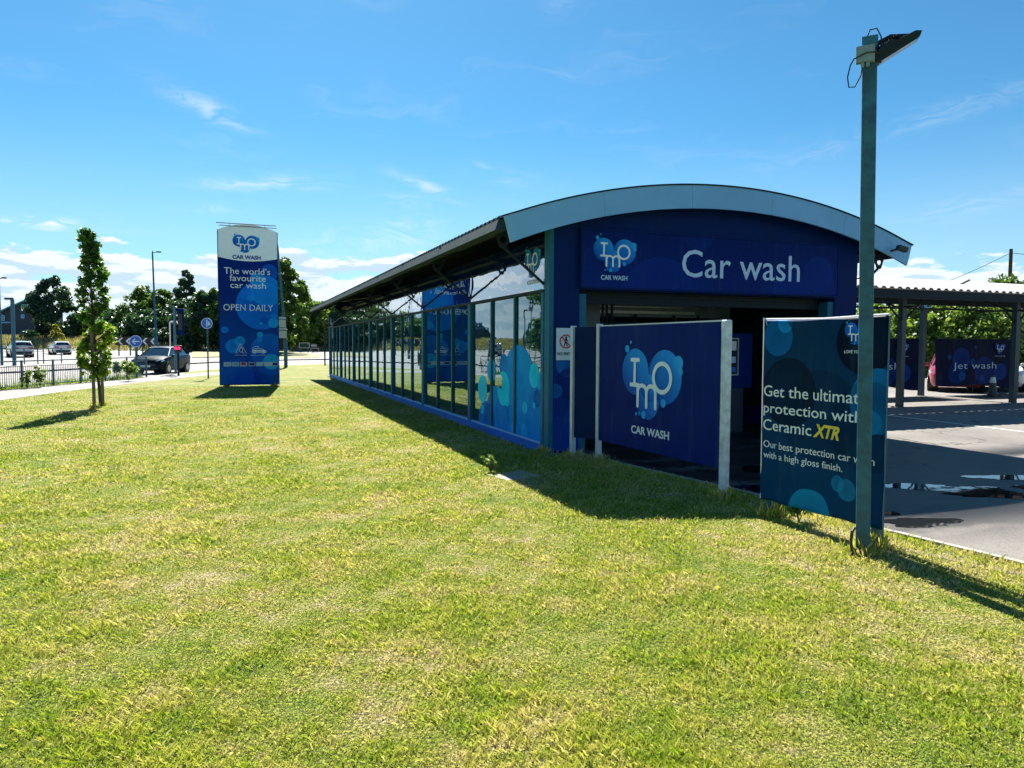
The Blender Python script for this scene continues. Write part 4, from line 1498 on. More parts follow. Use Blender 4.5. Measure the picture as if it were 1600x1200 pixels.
# ------------------------------------------------------------------ near lamp post with flood lamp
def lamp():
    base = gpt(1350, 861)
    l = empty('lamp_post', 'square galvanised lamp post with flood lamp standing before the teal banner', 'lamp post', base, 0)
    l.rotation_euler = (Matrix.Rotation(-.0165, 3, 'Y') @ Matrix.Rotation(-.46, 3, 'Z')).to_euler()
    mb = MB()
    mb.box((-.052, -.052, -.3), (.052, .052, 4.0))
    post = mb.build('post', M_galv, l, bevel=.008)
    mb = MB()
    mb.box((-.056, -.056, 3.93), (.056, .056, 4.008))
    mb.build('cap', M_galv, l, bevel=.004)
    mb = MB()
    mb.box((-.095, -.118, 3.80), (.035, -.058, 3.92))
    mb.box((-.06, -.11, 3.765), (-.035, -.08, 3.80))
    mb.box((-.025, -.11, 3.765), (.0, -.08, 3.80))
    mb.build('junction_box', mat('grey_plastic', (.17, .27, .31), .6, spec=.2), l, bevel=.006)
    mb = MB()
    cab = [(-.05, -.095, 3.77), (-.06, -.10, 3.70), (-.10, -.12, 3.62), (-.14, -.12, 3.625), (-.15, -.12, 3.70), (-.13, -.12, 3.79), (-.105, -.12, 3.83), (-.02, -.122, 3.86), (.04, -.122, 3.855), (.062, -.06, 3.85)]
    mb.tube(cab, .0055, 6)
    cab = [(-.02, -.06, 4.0), (.0, -.05, 4.05), (.045, -.03, 4.06), (.075, -.02, 4.0), (.08, -.02, 3.93), (.09, -.02, 3.86), (.075, -.02, 3.80)]
    mb.tube(cab, .0055, 6)
    mb.build('cable', M_black, l)
    # lamp on a bent bracket
    mb = MB()
    mb.beam((.05, 0, 3.955), (.14, .0, 3.99), .05, .02)
    mb.beam((.135, 0, 3.99), (.30, .0, 3.965), .05, .02)
    mb.build('bracket', M_steel, l)
    mb = MB()
    a = R(27)
    m = Matrix.Translation((.05, -.06, 3.795)) @ Matrix.Rotation(-a, 4, 'Y') @ Matrix.Rotation(R(10), 4, 'X') @ Matrix.Scale(.86, 4)
    mb.prism([(0, .0), (.37, .0), (.40, .03), (.36, .06), (.22, .075), (.16, .11), (.05, .09), (0, .05)], 0.0, .26, mat=m)
    for k in range(9):
        x = .05 + k * .022
        mb.box((x, .02, .08), (x + .006, .24, .125), mat=m)
    head = mb.build('lamp_head', M_steel, l, bevel=.004)
    mb = MB()
    mb.box((.03, .02, -.006), (.35, .24, .004), mat=m)
    mb.build('lamp_glass', mat('smoked_lamp_glass', (.02, .035, .045), .25, spec=.3), head)
    mb = MB()
    mb.tube([(-.07, -.1, .0), (-.085, -.11, .12), (-.075, -.1, .2), (-.06, -.07, .22)], .012, 8)
    mb.build('cable_duct', M_black, l)
lamp()

# ------------------------------------------------------------------ jet wash canopies on the right
def canopy(a0, a1, b0, b1, eave, rise, cols, label, name='jet_wash_canopy', group=None, bd=.24):
    c = empty(name, label, 'canopy', W(a0, b0), TH)
    mb = MB()
    n = 18
    pitch = .28
    prof = []
    x = 0
    while x < a1 - a0:
        prof += [(x, 0), (x + pitch * .3, 0), (x + pitch * .5, .05), (x + pitch * .8, .05)]
        x += pitch
    vs, fs = [], []
    for i in range(n + 1):
        f = i / n
        y = (b1 - b0) * f
        z = eave + rise * math.sin(math.pi * (.05 + .9 * f)) - rise * math.sin(math.pi * .05)
        for (xx, dz) in prof:
            vs.append((xx, y, z + dz))
    m = len(prof)
    for i in range(n):
        for j in range(m - 1):
            fs.append((i * m + j, i * m + j + 1, (i + 1) * m + j + 1, (i + 1) * m + j))
    mb.add(vs, fs)
    ro = mb.build('roof', mat('pale_roof_sheet', (.52, .52, .52), .5, var=.08), c)
    sm = ro.modifiers.new('t', 'SOLIDIFY')
    sm.thickness = .012
    mb = MB()
    mb.box((0, .06, eave - bd), (a1 - a0, .20, eave - .02))
    mb.box((0, b1 - b0 - .2, eave - bd), (a1 - a0, b1 - b0 - .06, eave - .02))
    mb.build('beam', M_steel, c)
    for (a, b) in cols:
        p = MB()
        p.box((a - a0 - .075, b - b0 - .075, -.03), (a - a0 + .075, b - b0 + .075, eave - .03))
        p.build('column', M_teal, c)
    mb = MB()
    for (a, b) in cols:
        yb = b - b0
        s = 1 if yb < (b1 - b0) / 2 else -1
        for dx in (-.75, .75):
            mb.tube([(a - a0, yb, eave - .85), (a - a0 + dx, yb, eave - .2)], .03, 8)
        mb.tube([(a - a0, yb, eave - .5), (a - a0, yb + s * 1.6, eave + rise * .5)], .03, 8)
        mb.tube([(a - a0, .3, eave - .42), (a - a0, b1 - b0 - .3, eave - .42)], .025, 8)
    mb.tube([(0, (b1 - b0) * .55, eave - .42), (a1 - a0, (b1 - b0) * .55, eave - .42)], .025, 8)
    mb.build('brace', M_steel, c)
    return c
canopy(7.6, 27.0, 3.95, 6.25, 3.16, .30, [(8.35, 4.75), (12.75, 4.75), (17.35, 4.75), (21.8, 4.75)],
       'corrugated arched jet wash canopy on teal columns nearest the forecourt')
canopy(7.6, 29.0, 7.0, 8.5, 3.66, .22, [(8.6, 7.9), (13.0, 7.9), (17.4, 7.9), (22.1, 7.9), (26.6, 7.9)], 'second corrugated canopy roof rising behind the first jet wash canopy', bd=.11)

def jet_banner(a0, a1, b, label):
    w = a1 - a0
    r = empty('jet_wash_banner', label, 'banner', W(a0, b), TH, 'jet wash banners hung between the canopy columns')
    cc = [(w * .33, 1.2, .42, (0.010, 0.06, 0.32), .7), (w * .28, .75, .40, (0.008, 0.05, 0.28), .6), (w * .62, .8, .5, (0.008, 0.05, 0.30), .6), (w * .83, .75, .30, (0.014, 0.09, 0.42), .7),
          (w * .19, 1.28, .08, (0.02, 0.13, 0.42), .8), (w * .47, 1.12, .12, (0.02, 0.12, 0.4), .8), (w * .34, .62, .16, (0.02, 0.14, 0.45), .8), (w * .60, .53, .11, (0.02, 0.12, 0.4), .7), (w * .5, 1.62, .06, (.02, .12, .4), .6)]
    m = bubbles('jet_banner_blue', (0.003, 0.010, 0.055), (0.003, 0.008, 0.04), .1, 1.8, cc, 0.45)
    nx, nz = 24, 12
    vs, fs = [], []
    for i in range(nx + 1):
        for j in range(nz + 1):
            f, g = i / nx, j / nz
            z0 = .30 - .10 * math.sin(f * 7 + 1.2) * (f) - .05 * f
            z = z0 + (1.92 - z0) * g
            x = (.10 * (1 - g) if i == 0 else 0) + w * f
            vs.append((x, .03 * math.sin(f * 11) * (1 - g) - .02, z))
    for i in range(nx):
        for j in range(nz):
            a = i * (nz + 1) + j
            fs.append((a, a + nz + 1, a + nz + 2, a + 1))
    mb = MB()
    mb.add(vs, fs, 0, True)
    sh = mb.build('sheet', m, r, sharp=180)
    t = MB()
    text(t, 'Jet wash', w * .22, w * .76, .80, 1.10, -.058, offset=-.012, spacing=1.04, th=.002)
    t.build('lettering', M_letter2, sh)
    logo(sh, w * .80, 1.60, .50, -.056, light=(0.004, 0.07, 0.34), deep=(0.003, 0.04, 0.22), ink=M_letter2)
    t = MB()
    text(t, 'LOVE YOUR CAR', w * .735, w * .87, 1.30, 1.33, -.058, th=.002)
    t.build('lettering', M_letter2, sh)
    rp = MB()
    for z in (.3, 1.75):
        for x0, x1 in ((-.25, 0), (w, w + .25)):
            rp.tube([(x0, 0, z), (x1, -.02, z)], .01, 6)
    rp.build('rope', M_black, r)
    return r
jet_banner(17.95, 21.95, 7.9, 'right hand jet wash banner, fully in view under the canopy')
jet_banner(13.4, 17.2, 7.9, 'left hand jet wash banner, half hidden behind canopy columns and teal banner')

# box on the canopy column, cone, roadside hedge
def right_bits():
    c = empty('traffic_cone', 'dark traffic cone with pale reflective sleeve beneath the jet wash banner', 'traffic cone', W(19.3, 6.75, -.03), TH)
    mb = MB()
    mb.box((-.2, -.2, 0), (.2, .2, .05))
    mb.build('base', M_black, c, bevel=.01)
    mb = MB()
    mb.tube([(0, 0, .05), (0, 0, .72)], [.155, .055], 20)
    mb.build('cone', mat('dull_dark_plastic', (.035, .05, .05), .6), c)
    mb = MB()
    mb.tube([(0, 0, .47), (0, 0, .66)], [.099, .070], 20)
    mb.build('reflective_sleeve', mat('reflective_white', (.55, .65, .68), .35), c)
    b = empty('meter_box', 'pale meter box fixed high on a canopy column', 'meter box', W(17.4, 7.81, 2.95), TH)
    mb = MB()
    mb.box((-.11, -.10, 0), (.11, -.0, .27))
    mb.build('case', M_fascia, b, bevel=.01)
    mb = MB()
    mb.box((-.08, -.108, .03), (.08, -.1, .24))
    mb.build('door', M_greypost, b)
    p = empty('utility_pole', 'timber utility pole with wires rising behind the jet wash canopy', 'utility pole', at(1570, 575, 47) * Vector((1, 1, 0)) if False else Vector((32.4, 47, 0)))
    mb = MB()
    mb.tube([(0, 0, -.2), (0, 0, 8.0)], [.15, .105], 12)
    mb.build('pole', M_bark, p)
    mb = MB()
    for (sx, L_, dz) in ((-1, 8.5, -3.2), (1, 14, .6)):
        pts = [(sx * L_ * k / 10, k * .25, 7.75 + dz * k / 10 - .5 * math.sin(math.pi * k / 10)) for k in range(11)]
        mb.tube(pts, .018, 5)
    mb.build('wire', M_black, p)
right_bits()

# ------------------------------------------------------------------ cars
def car(name, label, paint, loc, heading, group=None, s=1.0, dark_front=True):
    c = empty(name, label, 'car', loc, heading, group)
    c.scale = (s, s, s)
    # lower body loft along x (front +)
    st = [(2.13, .55, .30, .60), (2.08, .70, .24, .70), (1.92, .82, .20, .80), (1.55, .87, .19, .90), (1.05, .885, .19, .97), (.7, .89, .19, 1.0), (-.4, .90, .19, 1.02), (-1.3, .895, .19, 1.05), (-1.85, .87, .22, 1.08), (-2.08, .80, .28, 1.05), (-2.14, .70, .36, .98)]
    ring = lambda x, w, zb, z: [(x, 0, zb), (x, w * .86, zb), (x, w * .97, zb + .14), (x, w, min(z - .05, .62)), (x, w * .985, z - .10), (x, w * .93, z - .02), (x, w * .6, z + .015), (x, 0, z + .03)]
    vs, fs = [], []
    for q in st:
        h = ring(*q)
        vs += h + [(p[0], -p[1], p[2]) for p in reversed(h[1:-1])]
    n = 14
    for i in range(len(st) - 1):
        for k in range(n):
            fs.append((i * n + k, i * n + (k + 1) % n, (i + 1) * n + (k + 1) % n, (i + 1) * n + k))
    fs.append(tuple(range(n)))
    fs.append(tuple(range((len(st) - 1) * n, len(st) * n))[::-1])
    mb = MB()
    mb.add(vs, fs, 0, True)
    # roof skin and pillars
    rf = [(.22, .56, 1.42), (-.2, .62, 1.485), (-.8, .63, 1.50), (-1.35, .60, 1.465), (-1.72, .56, 1.40)]
    v2, f2 = [], []
    for (x, w, z) in rf:
        v2 += [(x, -w, z - .02), (x, -w * .6, z + .012), (x, 0, z + .022), (x, w * .6, z + .012), (x, w, z - .02)]
    for i in range(len(rf) - 1):
        for k in range(4):
            f2.append((i * 5 + k, i * 5 + k + 1, (i + 1) * 5 + k + 1, (i + 1) * 5 + k))
    mb.add(v2, f2, 0, True)
    for sg in (-1, 1):
        mb.tube([(1.02, .76 * sg, .97), (.22, .565 * sg, 1.41)], .035, 6)
        mb.tube([(.22, .565 * sg, 1.41), (-.8, .635 * sg, 1.488), (-1.72, .565 * sg, 1.39)], .032, 6)
        mb.tube([(-.42, .79 * sg, 1.0), (-.5, .635 * sg, 1.48)], .030, 6)
        mb.tube([(-1.98, .74 * sg, 1.06), (-1.70, .60 * sg, 1.39), (-1.50, .61 * sg, 1.44)], .075, 6)
    body = mb.build('body', paint, c, sharp=40)
    # glasshouse
    lo = [(1.05, .78, .965), (-.4, .82, 1.0), (-1.5, .81, 1.04), (-2.02, .74, 1.05)]
    hi = [(.22, .55, 1.405), (-.5, .615, 1.475), (-1.3, .585, 1.45), (-1.72, .545, 1.385)]
    vs, fs = [], []
    for L_ in (lo, hi):
        vs += [(x, w, z) for x, w, z in L_] + [(x, -w, z) for x, w, z in reversed(L_)]
    for k in range(8):
        fs.append((k, (k + 1) % 8, 8 + (k + 1) % 8, 8 + k))
    fs.append(tuple(range(8, 16)))
    mb = MB()
    mb.add(vs, fs, 0, False)
    mb.build('window_glass', M_carglass, c)
    # wheels
    for x in (1.32, -1.32):
        for sg in (-1, 1):
            mb = MB()
            mb.tube([(x, .55 * sg, .33), (x, .902 * sg, .33)], .375, 24)
            mb.build('wheel_arch', M_black, c)
            mb = MB()
            mb.tube([(x, .70 * sg, .315), (x, .86 * sg, .315), (x, .912 * sg, .315)], [.315, .315, .285], 24)
            w = mb.build('wheel', M_rubber, c)
            mb = MB()
            mb.tube([(x, .90 * sg, .315), (x, .918 * sg, .315)], [.215, .20], 20)
            for k in range(5):
                t = 2 * math.pi * k / 5
                mb.beam((x, .921 * sg, .315), (x + .2 * math.cos(t), .917 * sg, .315 + .2 * math.sin(t)), .05, .012, up=(0, 1, 0))
            mb.build('rim', M_rim, w)
    for sg in (-1, 1):
        mb = MB()
        mb.add([(2.00, .42 * sg, .66), (1.86, .80 * sg, .69), (1.70, .865 * sg, .76), (1.76, .83 * sg, .82), (1.95, .55 * sg, .765)], [(0, 1, 2, 3, 4) if sg > 0 else (4, 3, 2, 1, 0)])
        for i in range(5):
            x, y, z = mb.v[i]
            mb.v[i] = (x + .085, y * 1.02, z)
        mb.build('headlight', M_headlamp, c)
        mb = MB()
        mb.box((-2.15, min(.38 * sg, .80 * sg), .80), (-2.04, max(.38 * sg, .80 * sg), .93))
        mb.build('tail_light', M_tail, c, bevel=.02)
        mb = MB()
        mb.box((.78, min(.86 * sg, 1.02 * sg), .93), (.90, max(.86 * sg, 1.02 * sg), 1.06))
        mb.build('mirror', paint, c, bevel=.03)
    mb = MB()
    mb.box((2.05, -.52, .44), (2.145, .52, .60))
    mb.box((2.02, -.62, .26), (2.135, .62, .38))
    mb.build('grille', M_black, c, bevel=.02)
    mb = MB()
    mb.box((-2.15, -.68, .30), (-2.07, .68, .55))
    mb.build('rear_bumper', M_black, c, bevel=.02)
    for x in (2.147, -2.162):
        mb = MB()
        mb.box((x - .006, -.26, .40 if x > 0 else .62), (x + .006, .26, .51 if x > 0 else .73))
        mb.build('number_plate', M_plate, c)
    return c
P_dark = mat('dark_teal_car_paint', (0.004, 0.010, 0.014), 0.3, var=.03, coat=.0, spec=.10)
P_white = mat('silver_car_paint', (0.50, 0.55, 0.57), 0.3, metal=.2, var=.03, coat=1.0)
P_white2 = mat('white_car_paint', (0.72, 0.73, 0.74), 0.3, var=.03, coat=1.0)
P_red = mat('red_car_paint', (0.35, 0.01, 0.03), 0.3, var=.03, coat=1.0)
bc = gpt(240, 588.5, -.1)
car('hatchback_car', 'dark hatchback waiting at the red signal beyond the guard rail', P_dark, (bc.x, bc.y + 1.0, zt(bc.x, bc.y) - .1), R(-86), s=1.05)
c1 = gpt(31, 563.5, -.08)
car('estate_car', 'silver car driving away on the far carriageway, nearer of the two', P_white, c1, R(132), s=.97)
c2 = gpt(93, 559.5, -.08)
car('hatchback_car', 'white car driving away ahead of the silver car on the far carriageway', P_white2, c2, R(131), s=.92)
car('hatchback_car', 'red car parked behind the fully visible jet wash banner', P_red, W(20.0, 8.6, -.03) + Vector((.505, .863, 0)) * 2.15, -2.10)
car('hatchback_car', 'white car parked beside the red car behind the jet wash banner', P_white2, W(21.9, 8.55, -.03) + Vector((.505, .863, 0)) * 2.15, -2.02)

# ------------------------------------------------------------------ trees
def leaves(rng, centers, radii, n, size, up=0.3):
    """n diamond leaves scattered in clumps (centres (k,3), radii (k,))"""
    k = len(centers)
    wts = radii ** 2
    idx = rng.choice(k, n, p=wts / wts.sum())
    d = rng.normal(size=(n, 3))
    d /= np.linalg.norm(d, axis=1)[:, None]
    rad = radii[idx] * (rng.random(n) ** 0.45)
    pos = centers[idx] + d * rad[:, None] * np.array([1, 1, .8])
    nrm = d * .6 + rng.normal(size=(n, 3)) * .6 + np.array([0, 0, up])
    nrm /= np.linalg.norm(nrm, axis=1)[:, None]
    tx = np.cross(nrm, rng.normal(size=(n, 3)))
    tx /= np.linalg.norm(tx, axis=1)[:, None]
    ty = np.cross(nrm, tx)
    s = size * (.6 + .8 * rng.random(n))[:, None]
    v = np.empty((n, 4, 3))
    v[:, 0] = pos - tx * s * .6
    v[:, 1] = pos + ty * s * .38 + nrm * s * .08
    v[:, 2] = pos + tx * s * .6
    v[:, 3] = pos - ty * s * .38 + nrm * s * .08
    rnd = np.repeat(np.clip(rng.normal(.45, .22, n), 0, 1), 4)
    f = np.arange(n * 4).reshape(n, 4)
    return v.reshape(-1, 3), f, rnd

L_green = leaf_mat('leaf_mid_green', (0.030, 0.075, 0.014), (0.065, 0.14, 0.022), (0.14, 0.22, 0.04))
L_dark = leaf_mat('leaf_dark_green', (0.012, 0.045, 0.028), (0.028, 0.085, 0.042), (0.07, 0.15, 0.06), .3)
L_bright = leaf_mat('leaf_bright_green', (0.07, 0.14, 0.028), (0.16, 0.26, 0.05), (0.32, 0.40, 0.11), .42)
L_yell = leaf_mat('leaf_yellow_green', (0.10, 0.13, 0.015), (0.22, 0.24, 0.02), (0.40, 0.36, 0.03), .45)
L_young = leaf_mat('leaf_maple', (0.020, 0.075, 0.016), (0.055, 0.15, 0.018), (0.26, 0.36, 0.015), .42)

def tree(name, label, loc, h, spread, lm, seed, n=6000, size=.32, trunk_h=None, conic=0.0, clumps=46, group=None, cat='tree', low=.12, lob=.20):
    """tapered trunk, limbs and a clumped crown of leaf faces"""
    rng = np.random.default_rng(seed)
    t = empty(name, label, cat, loc, rng.random() * 6.28, group)
    th_ = trunk_h if trunk_h is not None else h * .2
    mb = MB()
    mb.tube([(0, 0, -.3), (.03 * h * .1, 0, h * .3), (0, .02 * h, h * .8)], [h * .024, h * .017, h * .004], 10)
    cs, rs = [], []
    for i in range(clumps):
        f = low + (1 - low) * (i + rng.random()) / clumps
        prof = math.sin(math.pi * min(1, max(0.02, (f * .86 + .12)))) ** .7
        prof = prof * (1 - conic) + conic * (1.05 - f)
        a = rng.random() * 6.283
        rr = spread * prof * (.35 + .65 * math.sqrt(rng.random()))
        p = np.array([math.cos(a) * rr, math.sin(a) * rr, h * f * .95])
        cs.append(p)
        rs.append(spread * lob * (.7 + .7 * rng.random()) * (.55 + .6 * prof))
        if i % 3 == 0:
            z0 = max(th_ * .7, p[2] - rr * .8)
            mb.tube([(0, .01 * h * (z0 / h), z0), tuple(p * .55 + np.array([0, 0, z0 * .45])), tuple(p)], [h * .009, h * .006, h * .002], 6)
    mb.build('trunk', M_bark, t)
    v, f, r = leaves(rng, np.array(cs), np.array(rs), n, size)
    np_mesh('crown', v, f, lm, t, r)
    return t

def ground_at(px, py):
    p = gpt(px, py)
    return p

def place(px, d):
    """ground point at horizontal pixel px and distance y=d"""
    x = (px - 800) / FPX * d
    return Vector((x, d, zt(x, d) + .8))

BT = 'background trees along the far side of the road'
for i, (px, d, h, sp, lm, n, conic, lab, low, size) in enumerate((
        (84, 112, 10.6, 4.6, L_dark, 11000, .45, 'dark rounded tree beside the teal roofed building', .02, .42),
        (30, 150, 5.0, 5.0, L_dark, 2500, 0, 'low dark shrub before the teal roofed building', .02, .5),
        (130, 118, 5.0, 3.8, L_green, 3500, 0, 'low green tree right of the dark rounded tree', .02, .42),
        (152, 130, 7.2, 3.4, L_green, 3000, 0, 'thin pale tree mostly behind the staked young tree', .1, .42),
        (176, 125, 6.0, 4.2, L_dark, 5000, 0, 'dark bush behind the chevron board', .0, .42),
        (202, 120, 5.4, 3.8, L_dark, 4500, 0, 'rounded dark bush left of the tall lamp column', .0, .42),
        (226, 118, 9.6, 3.8, L_green, 4600, .1, 'loose green tree behind the tall lamp column', .25, .40),
        (252, 116, 9.0, 3.6, L_green, 4600, .1, 'open topped green tree right of the tall lamp column', .2, .40),
        (246, 110, 5.2, 5.0, L_dark, 7000, 0, 'dense dark bush behind the dark hatchback', .0, .42),
        (294, 112, 11.8, 3.2, L_dark, 6000, .7, 'pointed dark tree above the signal pole', .02, .40),
        (284, 105, 6.5, 4.6, L_dark, 7000, 0, 'dark bush below the pointed tree', .0, .42),
        (322, 100, 7.6, 4.2, L_dark, 8000, .1, 'dark tree left of the totem sign', .0, .42),
        (345, 100, 8.2, 4.0, L_green, 6000, .1, 'green tree whose side shows behind the totem sign', .0, .42),
        (441, 84, 10.6, 3.2, L_green, 12000, .1, 'tall full green tree right of the totem sign', .03, .36),
        (410, 92, 9.0, 4.0, L_dark, 5000, .1, 'dark tree hidden mostly behind the totem sign', .0, .42),
        (476, 108, 7.4, 4.6, L_bright, 9000, .05, 'light green tree left of the glazed hall end', .0, .40),
        (506, 112, 6.8, 4.6, L_green, 8000, .05, 'green tree against the far end of the hall', .0, .42),
        (540, 112, 8.0, 4.6, L_green, 4000, .05, 'green tree hidden by the far end of the hall', .0, .42),
)):
    tree('broadleaf_tree' if h > 6.2 else 'roadside_bush', lab, place(px, d), h, sp, lm, 100 + i, n, size, conic=conic, cat='tree' if h > 6.2 else 'bush', group=BT, low=low, clumps=60)

# trees that stand left of the frame and show in the glazing
for i, (x, y, h, sp, lm, lab) in enumerate(((-49, 58, 9.5, 4.6, L_green, 'full green tree just left of the frame mirrored in the first bay'), (-58, 54, 11, 5, L_dark, 'broad dark tree left of the frame mirrored in the near glazing'), (-75, 52, 8, 5, L_green, 'green tree left of the frame mirrored in the glazing'),
                                          (-96, 84, 9, 6, L_dark, 'farther dark tree left of the frame mirrored in the glazing'))):
    tree('broadleaf_tree', lab, (x, y, zt(x, y)), h, sp, lm, 300 + i, 5000, .45, group=BT, low=.1)

# trees behind the jet wash
for i, (px, d, h, sp, lm, n, lab) in enumerate((
        (1385, 44, 4.3, 2.6, L_bright, 8000, 'green hedge tree behind the left jet wash banner'),
        (1425, 42, 4.5, 2.6, L_bright, 9000, 'bright green hedge tree behind the canopy columns'),
        (1468, 43, 5.0, 2.8, L_bright, 10000, 'full bright green tree behind the jet wash lettering'),
        (1515, 41, 4.9, 2.8, L_bright, 10000, 'broad bright green tree left of the utility pole'),
        (1562, 43, 5.9, 2.8, L_green, 9000, 'taller green tree around the utility pole'),
        (1604, 42, 5.2, 2.8, L_bright, 9000, 'green tree at the right edge behind the canopy'),
        (1345, 46, 4.5, 2.6, L_green, 4000, 'green tree mostly hidden by the hall corner'),
        (1650, 42, 5.2, 2.8, L_bright, 4000, 'green tree beyond the right edge of the canopy'))):
    x = (px - 800) / FPX * d
    tree('hedge_tree', lab, (x, d, 0), h, sp, lm, 200 + i, n, .20, low=.02, clumps=80, group='hedge trees behind the jet wash', lob=.24)
p = place(1553, 39.5)
tree('yellow_shrub', 'yellow green shrub in front of the hedge by the utility pole', (p.x, p.y, 0), 3.1, 1.0, L_yell, 260, 1800, .16, low=.35, cat='shrub')

# sapling in the island
p = gpt(88, 556)
tree('island_sapling', 'small yellow green sapling between the two far cars', (p.x, p.y, zt(p.x, p.y) - .1), 3.4, .8, L_yell, 270, 500, .26, low=.55, clumps=16, cat='sapling')

def young_tree():
    base = gpt(152, 642.5)
    t = empty('young_tree', 'slender young maple with columnar crown tied to stakes on the lawn', 'tree', base)
    rng = np.random.default_rng(5)
    mb = MB()
    H = 4.62
    mb.tube([(.10, 0, -.1), (.07, 0, .5), (-.02, .02, 1.6), (-.06, 0, 2.8), (-.10, 0, 3.8), (-.14, 0, H - .1)], [.042, .036, .030, .024, .014, .005], 10)
    cs, rs = [], []
    prof = [(.85, .30, -.02), (1.1, .46, -.04), (1.35, .50, -.05), (1.6, .42, .06), (1.85, .36, .10), (2.1, .30, .05), (2.4, .30, -.08), (2.75, .34, -.04), (3.0, .34, 0.0), (3.25, .30, .0), (3.5, .25, -.03), (3.7, .20, -.08), (3.95, .15, -.10), (4.2, .14, -.13), (4.45, .04, -.14)]
    zz = [p[0] for p in prof]
    for i in range(170):
        z = .8 + (H - .92) * (i + rng.random()) / 170
        w = np.interp(z, zz, [p[1] for p in prof])
        ox = np.interp(z, zz, [p[2] for p in prof])
        a = rng.random() * 6.283
        rr = w * (.25 + .75 * math.sqrt(rng.random()))
        q = np.array([ox + math.cos(a) * rr, math.sin(a) * rr, z])
        cs.append(q)
        rs.append(.06 + .10 * rng.random())
        z0 = max(.75, z - rr * 1.1)
        mb.tube([(np.interp(z0, [0, 1.6, 2.8, 4.5], [.1, -.02, -.06, -.13]), 0, z0), tuple(q)], [.010, .004], 5)
    mb.build('trunk', M_bark, t)
    v, f, r = leaves(rng, np.array(cs) + rng.normal(0, .03, (len(cs), 3)), np.array(rs), 3900, .10, up=.5)
    # lower outer leaves are yellower
    hz = v[:, 2]
    r = np.clip(r + np.where((hz < 2.2), .18, -.08) + np.where(v[:, 0] > .2, .15, 0), 0, 1)
    np_mesh('crown', v, f, L_young, t, r)
    for (px, py, top, lab) in ((148, 643.5, 1.98, 'taller timber stake on the left of the young tree'), (161.5, 639, 1.55, 'shorter timber stake on the right of the young tree')):
        b = gpt(px, py)
        s = MB()
        s.tube([(0, 0, -.3), (-.02, 0, top)], [.042, .038], 10)
        o = s.build('tree_stake', M_wood, None, loc=b)
        tag(o, lab, 'stake', 'stakes beside the young tree')
    s = MB()
    s.tube([(-.09, -.03, 1.05), (.02, -.06, 1.06), (.12, -.02, 1.05)], .02, 6)
    s.build('tie', M_black, t)
young_tree()

# ------------------------------------------------------------------ guard rails
def guard_rail(name, label, pts, height, infill, bar_from=0):
    P0 = pts[0]
    r = empty(name, label, 'guard rail', P0)
    pts = [p - P0 for p in pts]
    for p in pts:
        mb = MB()
        mb.box((p.x - .028, p.y - .028, p.z - .12), (p.x + .028, p.y + .028, p.z + height + .02))
        mb.build('post', M_galv, r)
    mb = MB()
    for a, b in zip(pts[:-1], pts[1:]):
        u = Vector((0, 0, 1))
        mb.beam(a + u * (height - .01), b + u * (height - .01), .04, .04)
        mb.beam(a + u * (height - .20), b + u * (height - .20), .03, .025)
        if infill:
            mb.beam(a + u * .10, b + u * .10, .03, .025)
    mb.build('rail', M_galv, r)
    if infill:
        mb = MB()
        for a, b in zip(pts[bar_from:-1], pts[bar_from + 1:]):
            n = int((b - a).length / .11)
            for k in range(1, n):
                q = a.lerp(b, k / n)
                mb.box((q.x - .007, q.y - .007, q.z + .105), (q.x + .007, q.y + .007, q.z + height - .2))
        mb.build('infill_bars', M_galv, r)
    return r
near = [Vector((-17.75 - .012 * k, 18.8 + 1.8 * k, 0)) for k in range(10)]
guard_rail('guard_rail', 'near galvanised pedestrian guard rail with vertical bars along the footpath', near[::1], 1.0, True)
far = [gpt(px, py) for px, py in ((-120, 581), (-60, 578.5), (-10, 576.5), (38, 575), (59, 574.5), (68, 573.5), (96, 572.5), (130, 571), (165, 569.5))]
guard_rail('guard_rail', 'distant open guard rail on the traffic island before the pale cars', far, 1.1, False)

# ------------------------------------------------------------------ street furniture on the left
def lamp_column(label, base, h, arm, lean=0.0, r0=.085):
    l = empty('lamp_column', label, 'lamp column', base, 0, 'street lamp columns by the road')
    mb = MB()
    mb.tube([(0, 0, -.2), (0, 0, h * .22), (0, 0, h * .23), (lean, 0, h)], [r0 * 1.25, r0 * 1.25, r0 * .8, r0 * .55], 12)
    mb.build('column', M_galv, l)
    mb = MB()
    mb.tube([(lean, 0, h - .03), (lean + arm * .6, 0, h + .02)], .03, 8)
    mb.box((min(lean + arm * .5, lean + arm), -.1, h - .02), (max(lean + arm * .5, lean + arm), .1, h + .07))
    mb.tube([(lean, 0, h), (lean, 0, h + .14)], .03, 8)
    mb.build('lantern', M_steel, l)
    return l
def hgt(base, py):
    Y = base.y
    px = base.x / Y * FPX + 800
    return at(px, py, Y).z - base.z
b = gpt(3, 577); lamp_column('slim lamp column at the left edge before the teal roofed building', b, hgt(b, 441), .45, r0=.07)
b = gpt(244, 566.5); lamp_column('tall lamp column rising behind the chevron board', b, hgt(b, 398.5), .7, -.12, r0=.11)
b = gpt(446.5, 577.5); lc = lamp_column('lamp column carrying plate backs close right of the totem', b, hgt(b, 388), -.95, -.45, r0=.10)

